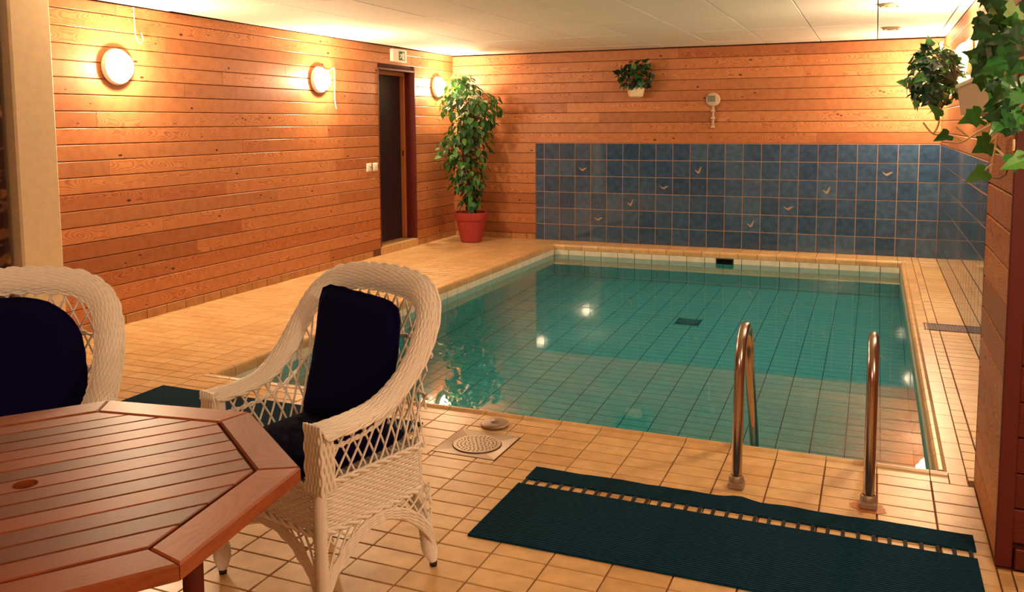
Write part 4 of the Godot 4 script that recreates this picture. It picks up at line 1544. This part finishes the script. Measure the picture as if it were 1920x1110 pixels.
func build_chairs() -> void:
	var a := make_chair("wicker_armchair", "white wicker armchair with a rectangular navy cushion beside the pool")
	a.position = Vector3(-2.23, 0, 7.815)
	a.rotation.y = deg_to_rad(-15.0)
	var b: Node3D = a.duplicate()
	b.name = numbered("wicker_armchair")
	add_child(b)
	b.set_meta("label", "white wicker armchair with a round-topped navy cushion before the cream pillar")
	b.position = Vector3(-3.09, 0, 8.25)
	b.rotation.y = deg_to_rad(45.0)
	var place := func(called: String, label: String, chair: Node3D, back: ArrayMesh, tilt: Basis, at: Vector3, seat: ArrayMesh, roll: float):
		var t := thing(called, label, "cushion", chair.position, chair.rotation.y, "navy chair cushions")
		part("back_pad", back, M.cloth, t, at, tilt)
		part("seat_pad", seat, M.cloth, t, Vector3(0, 0.440, 0.02), Basis(Vector3(1, 0, 0), -PI / 2) * Basis(Vector3(0, 0, 1), roll))
	place.call("chair_cushion", "navy cushion with square corners leaning in the wicker armchair", a, cushion_mesh(0.385, 0.47, 0.075, 8.0, false, 3, 0.25), Basis(Vector3(1, 0, 0), -0.17) * Basis(Vector3(0, 0, 1), -0.07), Vector3(0.0, 0.655, -0.135), cushion_mesh(0.43, 0.43, 0.07, 6.0, false, 4, 0.0), 0.05)
	place.call("chair_cushion", "navy cushion with a rounded top in the wicker armchair before the pillar", b, cushion_mesh(0.43, 0.46, 0.08, 5.0, true, 8, 0.2), Basis(Vector3(1, 0, 0), -0.17), Vector3(0.0, 0.655, -0.135), cushion_mesh(0.43, 0.43, 0.07, 6.0, false, 9, 0.0), 0.0)

# ---------------------------------------------------------------- plants
func leaf_mesh(outline: Array, fold: float, curl: float) -> ArrayMesh:
	# outline of the right half from stalk (0,0) to tip along +y; z is up
	var b := MB.new()
	var tipy: float = outline[-1][1]
	var bendz := func(p: Vector2) -> Vector3:
		return Vector3(p.x, p.y, absf(p.x) * fold - curl * p.y * p.y / maxf(tipy, 0.001) - 0.25 * p.x * p.x / maxf(tipy, 0.001))
	for sg in [1.0, -1.0]:
		for i in outline.size() - 1:
			var p := Vector2(outline[i][0] * sg, outline[i][1]); var q := Vector2(outline[i + 1][0] * sg, outline[i + 1][1])
			var m0 := Vector2(0, clampf(p.y, 0.0, tipy)); var m1 := Vector2(0, clampf(q.y, 0.0, tipy))
			var A: Vector3 = bendz.call(m0); var B: Vector3 = bendz.call(p); var C: Vector3 = bendz.call(q); var D: Vector3 = bendz.call(m1)
			if sg > 0:
				b.quad(A, B, C, D)
			else:
				b.quad(D, C, B, A)
	return b.mesh()

func look_basis(dir: Vector3, up: Vector3, s: float) -> Basis:
	# y along dir, z towards up
	var y := dir.normalized()
	var x := y.cross(up)
	if x.length_squared() < 1e-6:
		x = y.cross(Vector3(0.3, 0.5, 0.8))
	x = x.normalized()
	return Basis(x * s, y * s, x.cross(y) * s)

const IVY := [[0.0, 0.0], [0.16, -0.13], [0.36, -0.10], [0.50, 0.08], [0.40, 0.22], [0.30, 0.34], [0.26, 0.52], [0.14, 0.74], [0.0, 1.0]]
const IVY2 := [[0.0, 0.0], [0.2, -0.2], [0.44, -0.18], [0.58, 0.06], [0.42, 0.18], [0.54, 0.42], [0.36, 0.48], [0.22, 0.62], [0.12, 0.82], [0.0, 1.0]]
const OVAL := [[0.0, 0.0], [0.16, 0.05], [0.30, 0.22], [0.33, 0.44], [0.26, 0.66], [0.12, 0.85], [0.0, 1.0]]

func build_ficus() -> void:
	var at := Vector3(-5.172, 0.0, 0.49)
	var t := thing("potted_tree", "tall weeping fig in a red terracotta pot in the corner", "plant", at)
	var pb := MB.new()
	pb.lathe([Vector2(0.0, 0.0), Vector2(0.122, 0.0), Vector2(0.130, 0.012), Vector2(0.180, 0.27), Vector2(0.182, 0.275)], 40)
	pb.lathe([Vector2(0.183, 0.272), Vector2(0.200, 0.276), Vector2(0.212, 0.36), Vector2(0.206, 0.368), Vector2(0.192, 0.366), Vector2(0.180, 0.27)], 40)
	var pot := part("pot", pb.mesh(), M.terracotta, t)
	var sb := MB.new()
	sb.lathe([Vector2(0.187, 0.325), Vector2(0.1, 0.336), Vector2(0.0, 0.34)], 28)
	part("soil", sb.mesh(), M.soil, pot)
	# camera-independent outline: width of the crown at each height, leaning a little
	var lat := Vector3(0.92, 0, 0.38).normalized()
	var prof := [[0.40, 0.00, 0.03], [0.48, -0.02, 0.13], [0.58, 0.02, 0.09], [0.68, -0.07, 0.21], [0.76, -0.06, 0.21], [0.88, -0.06, 0.26], [1.02, -0.16, 0.33], [1.16, -0.17, 0.36], [1.28, -0.10, 0.34], [1.40, 0.02, 0.26], [1.52, 0.07, 0.28], [1.64, 0.0, 0.45], [1.74, 0.0, 0.42], [1.84, -0.16, 0.27], [1.94, -0.16, 0.17], [2.04, -0.15, 0.10]]
	var widths := func(y: float) -> Vector2:
		for i in prof.size() - 1:
			if y <= prof[i + 1][0]:
				var k: float = clampf((y - prof[i][0]) / (prof[i + 1][0] - prof[i][0]), 0, 1)
				return Vector2(lerpf(prof[i][1], prof[i + 1][1], k), lerpf(prof[i][2], prof[i + 1][2], k))
		return Vector2(prof[-1][1], prof[-1][2])
	var trunk := MB.new()
	for k in 3:
		var pts := []; var rs := []
		for i in 15:
			var y := lerpf(0.33, 1.75, i / 14.0)
			var w: Vector2 = widths.call(y)
			var tw := y * 5.0 + k * TAU / 3
			pts.append(lat * w.x * 0.7 + Vector3(0.022 * cos(tw), y, 0.022 * sin(tw)))
			rs.append(lerpf(0.016, 0.006, i / 14.0))
		trunk.tube(pts, rs, 7)
	part("trunk", trunk.mesh(), M.bark, t)
	var leaves := [leaf_mesh(OVAL, 0.25, 0.25), leaf_mesh(OVAL, 0.1, 0.45), leaf_mesh(OVAL, 0.35, 0.1)]
	var rest := [MB.new(), MB.new(), MB.new(), MB.new()]
	var twigs := MB.new()
	var made := 0
	var total := 1050
	for i in total:
		var y := 0.0
		var w := Vector2.ZERO
		while true:
			y = rng.randf_range(0.42, 2.06)
			w = widths.call(y)
			if rng.randf() < w.y / 0.45:
				break
		var ang := rng.randf() * TAU
		var rr := w.y * pow(rng.randf(), 0.42)
		var depth := minf(w.y, 0.36)
		var p := lat * (w.x + rr * cos(ang)) + Vector3(-lat.z, 0, lat.x) * (depth * rr / maxf(w.y, 0.01) * sin(ang)) + Vector3(0, y, 0)
		var wp := at + p
		if wp.x < WALL_L + 0.11 or wp.z < 0.11:
			continue
		var outw := Vector3(p.x - lat.x * w.x, 0, p.z - lat.z * w.x).normalized()
		var dirn := (outw * rng.randf_range(0.2, 0.9) + Vector3(rng.randf_range(-0.4, 0.4), rng.randf_range(-1.1, -0.1), rng.randf_range(-0.4, 0.4))).normalized()
		var bs := look_basis(dirn, outw + Vector3(rng.randf_range(-0.5, 0.5), 0.9, rng.randf_range(-0.5, 0.5)), rng.randf_range(0.065, 0.10))
		var mi := [0, 0, 1, 1, 2, 3][rng.randi() % 6] as int
		if made < 290:
			part("leaf", leaves[i % 3], M.ficus[mi], t, p, bs)
		else:
			var src: Array = leaves[i % 3].surface_get_arrays(0)
			var one := MB.new()
			one.v = src[Mesh.ARRAY_VERTEX]; one.n = src[Mesh.ARRAY_NORMAL]; one.ix = src[Mesh.ARRAY_INDEX]; one.uv.resize(one.v.size())
			rest[mi].add(one, Transform3D(bs, p))
		if made % 4 == 0:
			var core := lat * w.x * 0.7 + Vector3(0, y - rr * 0.35 - 0.05, 0)
			core.y = maxf(core.y, 0.42)
			twigs.tube([core, core.lerp(p, 0.5) + Vector3(0, 0.04, 0), p], [0.004, 0.003, 0.0015], 4, false)
		made += 1
	var am := ArrayMesh.new()
	for k in 4:
		am.add_surface_from_arrays(Mesh.PRIMITIVE_TRIANGLES, rest[k].mesh().surface_get_arrays(0))
		am.surface_set_material(k, M.ficus[k])
	var f := MeshInstance3D.new()
	f.name = "inner_foliage"
	f.mesh = am
	f.set_meta("kind", "stuff")
	t.add_child(f, true)
	var tw2 := part("twigs", twigs.mesh(), M.bark, t)
	tw2.set_meta("kind", "stuff")

func ivy_ball(t: Node3D, c: Vector3, r: Vector3, count: int, size: Vector2, keep: Callable, root: Vector3) -> void:
	var lv := [leaf_mesh(IVY, 0.22, 0.25), leaf_mesh(IVY2, 0.15, 0.35), leaf_mesh(IVY, 0.3, 0.1)]
	var stems := MB.new()
	var n := 0
	var tries := 0
	while n < count and tries < count * 6:
		tries += 1
		var d := Vector3(rng.randfn(), rng.randfn(), rng.randfn()).normalized()
		var p := c + Vector3(d.x * r.x, d.y * r.y, d.z * r.z) * pow(rng.randf(), 0.30)
		if not keep.call(p):
			continue
		var dirn := (d * 0.5 + Vector3(rng.randf_range(-0.6, 0.6), rng.randf_range(-1.0, 0.3), rng.randf_range(-0.6, 0.6))).normalized()
		var s := rng.randf_range(size.x, size.y)
		part("leaf", lv[n % 3], M.ivy[[0, 0, 1, 1, 3, 3, 2][rng.randi() % 7]], t, p, look_basis(dirn, d + Vector3(0, 0.4, 0), s))
		if n % 3 == 0:
			var mid := root.lerp(p, 0.55) + Vector3(0, 0.04, 0)
			stems.tube([root, mid, p], 0.0022, 4, false)
		n += 1
	var st := part("stems", stems.mesh(), M.stem_dark, t)
	st.set_meta("kind", "stuff")

func build_plants() -> void:
	build_ficus()
	# small planter on the far wall
	var a := thing("wall_planter", "small cream wall pot with a bushy dark plant on the far wall", "plant", Vector3(-3.215, 1.735, 0.0))
	var pb := MB.new()
	var pr := [Vector2(0.0, 0.0), Vector2(0.06, 0.0), Vector2(0.084, 0.012), Vector2(0.092, 0.05), Vector2(0.110, 0.118), Vector2(0.104, 0.120), Vector2(0.088, 0.07), Vector2(0.0, 0.068)]
	pb.lathe(pr, 8, Vector3(0, 0, 0.115), Basis(Vector3.UP, PI / 8), true)
	part("pot", pb.mesh(), M.pot, a)
	part("pot_hanger", boxed(Vector3(0, 0.07, 0.007), Vector3(0.03, 0.06, 0.012)), M.steel_matt, a)
	ivy_ball(a, Vector3(0.0, 0.235, 0.15), Vector3(0.215, 0.20, 0.14), 120, Vector2(0.05, 0.085), func(p: Vector3): return p.z > 0.03 and p.y > 0.06 and not (absf(p.x) < 0.12 and p.y < 0.125), Vector3(0, 0.08, 0.115))
	# trough on the right wall
	var tr := thing("planter_trough", "cream planter trough hung on the right pine wall", "planter", Vector3(0.0, 1.48, 4.45))
	var tb := MB.new()
	var zs := [-1.0, 1.0]
	tb.quad(Vector3(-0.10, 0, -0.97), Vector3(-0.10, 0, 0.97), Vector3(-0.13, 0.20, 1.0), Vector3(-0.13, 0.20, -1.0))
	tb.quad(Vector3(-0.002, 0, 0.97), Vector3(-0.002, 0.20, 1.0), Vector3(-0.13, 0.20, 1.0), Vector3(-0.10, 0, 0.97))
	tb.quad(Vector3(-0.002, 0, -0.97), Vector3(-0.10, 0, -0.97), Vector3(-0.13, 0.20, -1.0), Vector3(-0.002, 0.20, -1.0))
	tb.quad(Vector3(-0.002, 0, -0.97), Vector3(-0.002, 0, 0.97), Vector3(-0.10, 0, 0.97), Vector3(-0.10, 0, -0.97))
	tb.quad(Vector3(-0.002, 0, -0.97), Vector3(-0.002, 0.2, -1.0), Vector3(-0.002, 0.2, 1.0), Vector3(-0.002, 0, 0.97))
	tb.quad(Vector3(-0.13, 0.20, -1.0), Vector3(-0.13, 0.20, 1.0), Vector3(-0.12, 0.20, 0.99), Vector3(-0.12, 0.20, -0.99))
	part("trough_body", tb.mesh(), M.planter, tr)
	part("soil", boxed(Vector3(-0.064, 0.17, 0), Vector3(0.115, 0.03, 1.96)), M.soil, tr)
	part("rim_band", boxed(Vector3(-0.133, 0.19, 0), Vector3(0.008, 0.024, 2.01), 0.002), M.white_plastic, tr)
	var ib := thing("ivy_ball", "round mass of dark ivy hanging at the end of the cream trough", "plant", Vector3(-0.255, 1.76, 3.2))
	ivy_ball(ib, Vector3.ZERO, Vector3(0.185, 0.235, 0.20), 295, Vector2(0.05, 0.08), func(p: Vector3): return p.x < 0.22, Vector3(0.12, -0.06, 0.25))
	build_near_ivy()

func build_near_ivy() -> void:
	# trailing ivy that hangs from a basket on the partition
	var t := thing("trailing_ivy", "ivy with glossy green leaves and pale stems trailing from the partition", "plant", Vector3(-0.34, 1.5, 6.5))
	var o := t.position
	var lv := [leaf_mesh(IVY, 0.18, 0.2), leaf_mesh(IVY2, 0.12, 0.3), leaf_mesh(IVY, 0.28, 0.12), leaf_mesh(IVY2, 0.25, 0.1)]
	var right := cam_basis.x
	var up := cam_basis.y
	var toward := cam_basis.z
	# picture point -> point at that spot and depth z in the room
	var spot := func(u: float, v: float, z: float) -> Vector3:
		var d := cam_basis * Vector3((u - 960.0) / FOCAL, -(v - PRINCIPAL_Y) / FOCAL, -1.0)
		var p := CAM_POS + d * ((z - CAM_POS.z) / d.z)
		if p.x > -0.262:      # keep clear of the partition's boards
			p = CAM_POS + d * ((-0.262 - CAM_POS.x) / d.x)
		return p
	# stems: long pale trailing runners
	var runs := [
		[[1925, 190, 6.55], [1895, 213, 6.5], [1862, 232, 6.46], [1830, 250, 6.42], [1805, 266, 6.4], [1790, 268, 6.4], [1766, 266, 6.4]],
		[[1925, 205, 6.55], [1893, 222, 6.52], [1872, 248, 6.5], [1866, 278, 6.5], [1862, 300, 6.5], [1859, 322, 6.5]],
		[[1766, 253, 6.4], [1748, 250, 6.4], [1731, 230, 6.4]], [[1751, 250, 6.4], [1758, 238, 6.4], [1761, 226, 6.4]],
		[[1815, 256, 6.41], [1805, 248, 6.41], [1792, 238, 6.41]], [[1803, 264, 6.4], [1790, 257, 6.4], [1778, 253, 6.4]],
		[[1871, 252, 6.5], [1862, 262, 6.5], [1857, 268, 6.5]], [[1867, 278, 6.5], [1876, 286, 6.5], [1884, 294, 6.5]],
		[[1862, 308, 6.5], [1850, 316, 6.5], [1845, 324, 6.5]], [[1862, 232, 6.46], [1848, 226, 6.45], [1838, 220, 6.44]],
		[[1900, 282, 6.52], [1901, 272, 6.52], [1901, 262, 6.52]], [[1925, 290, 6.55], [1915, 292, 6.54], [1905, 296, 6.52]],
		[[1925, 75, 6.5], [1895, 70, 6.5], [1870, 66, 6.5], [1855, 72, 6.5]], [[1912, 74, 6.5], [1885, 82, 6.5], [1876, 92, 6.5]], [[1925, 108, 6.5], [1900, 112, 6.5], [1880, 120, 6.5]]]
	for r in runs:
		var pts := []
		for q in r:
			pts.append(spot.call(q[0], q[1], q[2]) - o)
		var fine := []
		for i in pts.size() - 1:
			for k in 5:
				fine.append(cr(pts[maxi(i - 1, 0)], pts[i], pts[i + 1], pts[mini(i + 2, pts.size() - 1)], k / 5.0))
		fine.append(pts[-1])
		var st := MB.new()
		st.tube(fine, 0.0038, 6)
		part("runner", st.mesh(), M.stem, t)
	var dk := MB.new()
	var dp := []
	for q in [[1862, 334, 6.5], [1875, 334, 6.5], [1886, 328, 6.5], [1889, 318, 6.5]]:
		dp.append(spot.call(q[0], q[1], q[2]) - o)
	dk.tube(dp, 0.002, 5)
	part("dry_tendril", dk.mesh(), M.stem_dark, t)
	# single leaves: picture point of the stalk, tip direction in degrees (0 right, 90 up), length in pixels, tone, depth
	var big := [
		[1762, 218, 128, 38, 0, 6.42, 0], [1838, 216, 195, 44, 0, 6.44, 1], [1893, 186, 205, 58, 0, 6.46, 2], [1779, 252, 200, 34, 1, 6.40, 0], [1857, 268, 205, 48, 0, 6.5, 3], [1848, 322, 205, 44, 2, 6.5, 0],
		[1900, 292, -70, 40, 0, 6.52, 1], [1922, 300, 200, 50, 2, 6.54, 2], [1905, 12, -100, 50, 4, 6.42, 3], [1878, 8, 225, 44, 4, 6.5, 0], [1870, 30, -60, 46, 1, 6.5, 1], [1862, 66, 250, 40, 1, 6.5, 0], [1850, 72, 220, 32, 2, 6.5, 2],
		[1834, 108, 150, 34, 3, 6.45, 1], [1846, 132, -45, 34, 3, 6.48, 0], [1880, 118, 215, 34, 2, 6.5, 2], [1868, 130, -95, 26, 2, 6.5, 0], [1868, 45, 190, 34, 3, 6.52, 3], [1895, 235, 190, 40, 3, 6.53, 1], [1880, 210, 215, 34, 1, 6.5, 0], [1876, 160, 250, 48, 0, 6.5, 1], [1900, 160, 240, 50, 0, 6.52, 3], [1915, 150, 262, 46, 3, 6.52, 1], [1918, 45, 230, 44, 0, 6.5, 0], [1862, 100, 240, 40, 3, 6.53, 2]]
	for q in big:
		var p: Vector3 = spot.call(q[0], q[1], q[5]) - o
		var a := deg_to_rad(q[2])
		var dirn := (right * cos(a) + up * sin(a) + toward * rng.randf_range(-0.25, 0.25)).normalized()
		var upv := (toward + up * 0.5 + right * rng.randf_range(-0.5, 0.5)).normalized()
		var s: float = q[3] / FOCAL * 0.8 * (p + o).distance_to(CAM_POS)
		var m: Material = M.ivy_pale if q[4] == 4 else M.ivy_near[q[4]]
		part("leaf", lv[q[6]], m, t, p, look_basis(dirn, upv, s))
	for i in 75:
		var u := rng.randf_range(1866, 1945); var v := rng.randf_range(-40, 240)
		if u < 1885 and v > 160:
			continue
		var p: Vector3 = spot.call(u, v, 6.45) + Vector3(rng.randf_range(-0.07, 0.0), 0, 0) - o
		var a := rng.randf_range(PI, TAU * 1.02)
		var dirn := (right * cos(a) + up * sin(a) + toward * rng.randf_range(-0.5, 0.3)).normalized()
		part("leaf", lv[i % 4], M.ivy_near[[0, 1, 1, 3, 3, 3][rng.randi() % 6]], t, p, look_basis(dirn, toward + Vector3(rng.randf_range(-0.6, 0.6), rng.randf_range(-0.2, 0.8), rng.randf_range(-0.5, 0.5)), rng.randf_range(0.06, 0.088) * (p + o).distance_to(CAM_POS) / 3.85))

# ----------------------------------------------------------------
func _ready() -> void:
	rng.seed = 20240
	var cam := Camera3D.new()
	cam.name = "camera"
	cam.projection = Camera3D.PROJECTION_FRUSTUM
	cam.near = 0.1
	cam.far = 60.0
	cam.size = 1110.0 / FOCAL * cam.near
	cam.frustum_offset = Vector2(0, -(555.0 - PRINCIPAL_Y) / FOCAL * cam.near)
	cam.transform = Transform3D(cam_basis, CAM_POS)
	add_child(cam)
	cam.current = true
	var we := WorldEnvironment.new()
	we.name = "environment"
	var env := Environment.new()
	env.background_mode = Environment.BG_COLOR
	env.background_color = Color(0, 0, 0)
	env.tonemap_mode = Environment.TONE_MAPPER_LINEAR
	env.tonemap_exposure = 2.3
	env.sdfgi_enabled = true
	env.ssao_enabled = true
	env.ssil_enabled = true
	we.environment = env
	add_child(we)
	make_materials()
	build_lamps()
	build_floor()
	build_pool()
	build_walls()
	build_ceiling()
	build_table()
	build_chairs()
	build_plants()
	build_floor_items()
	build_wall_items()
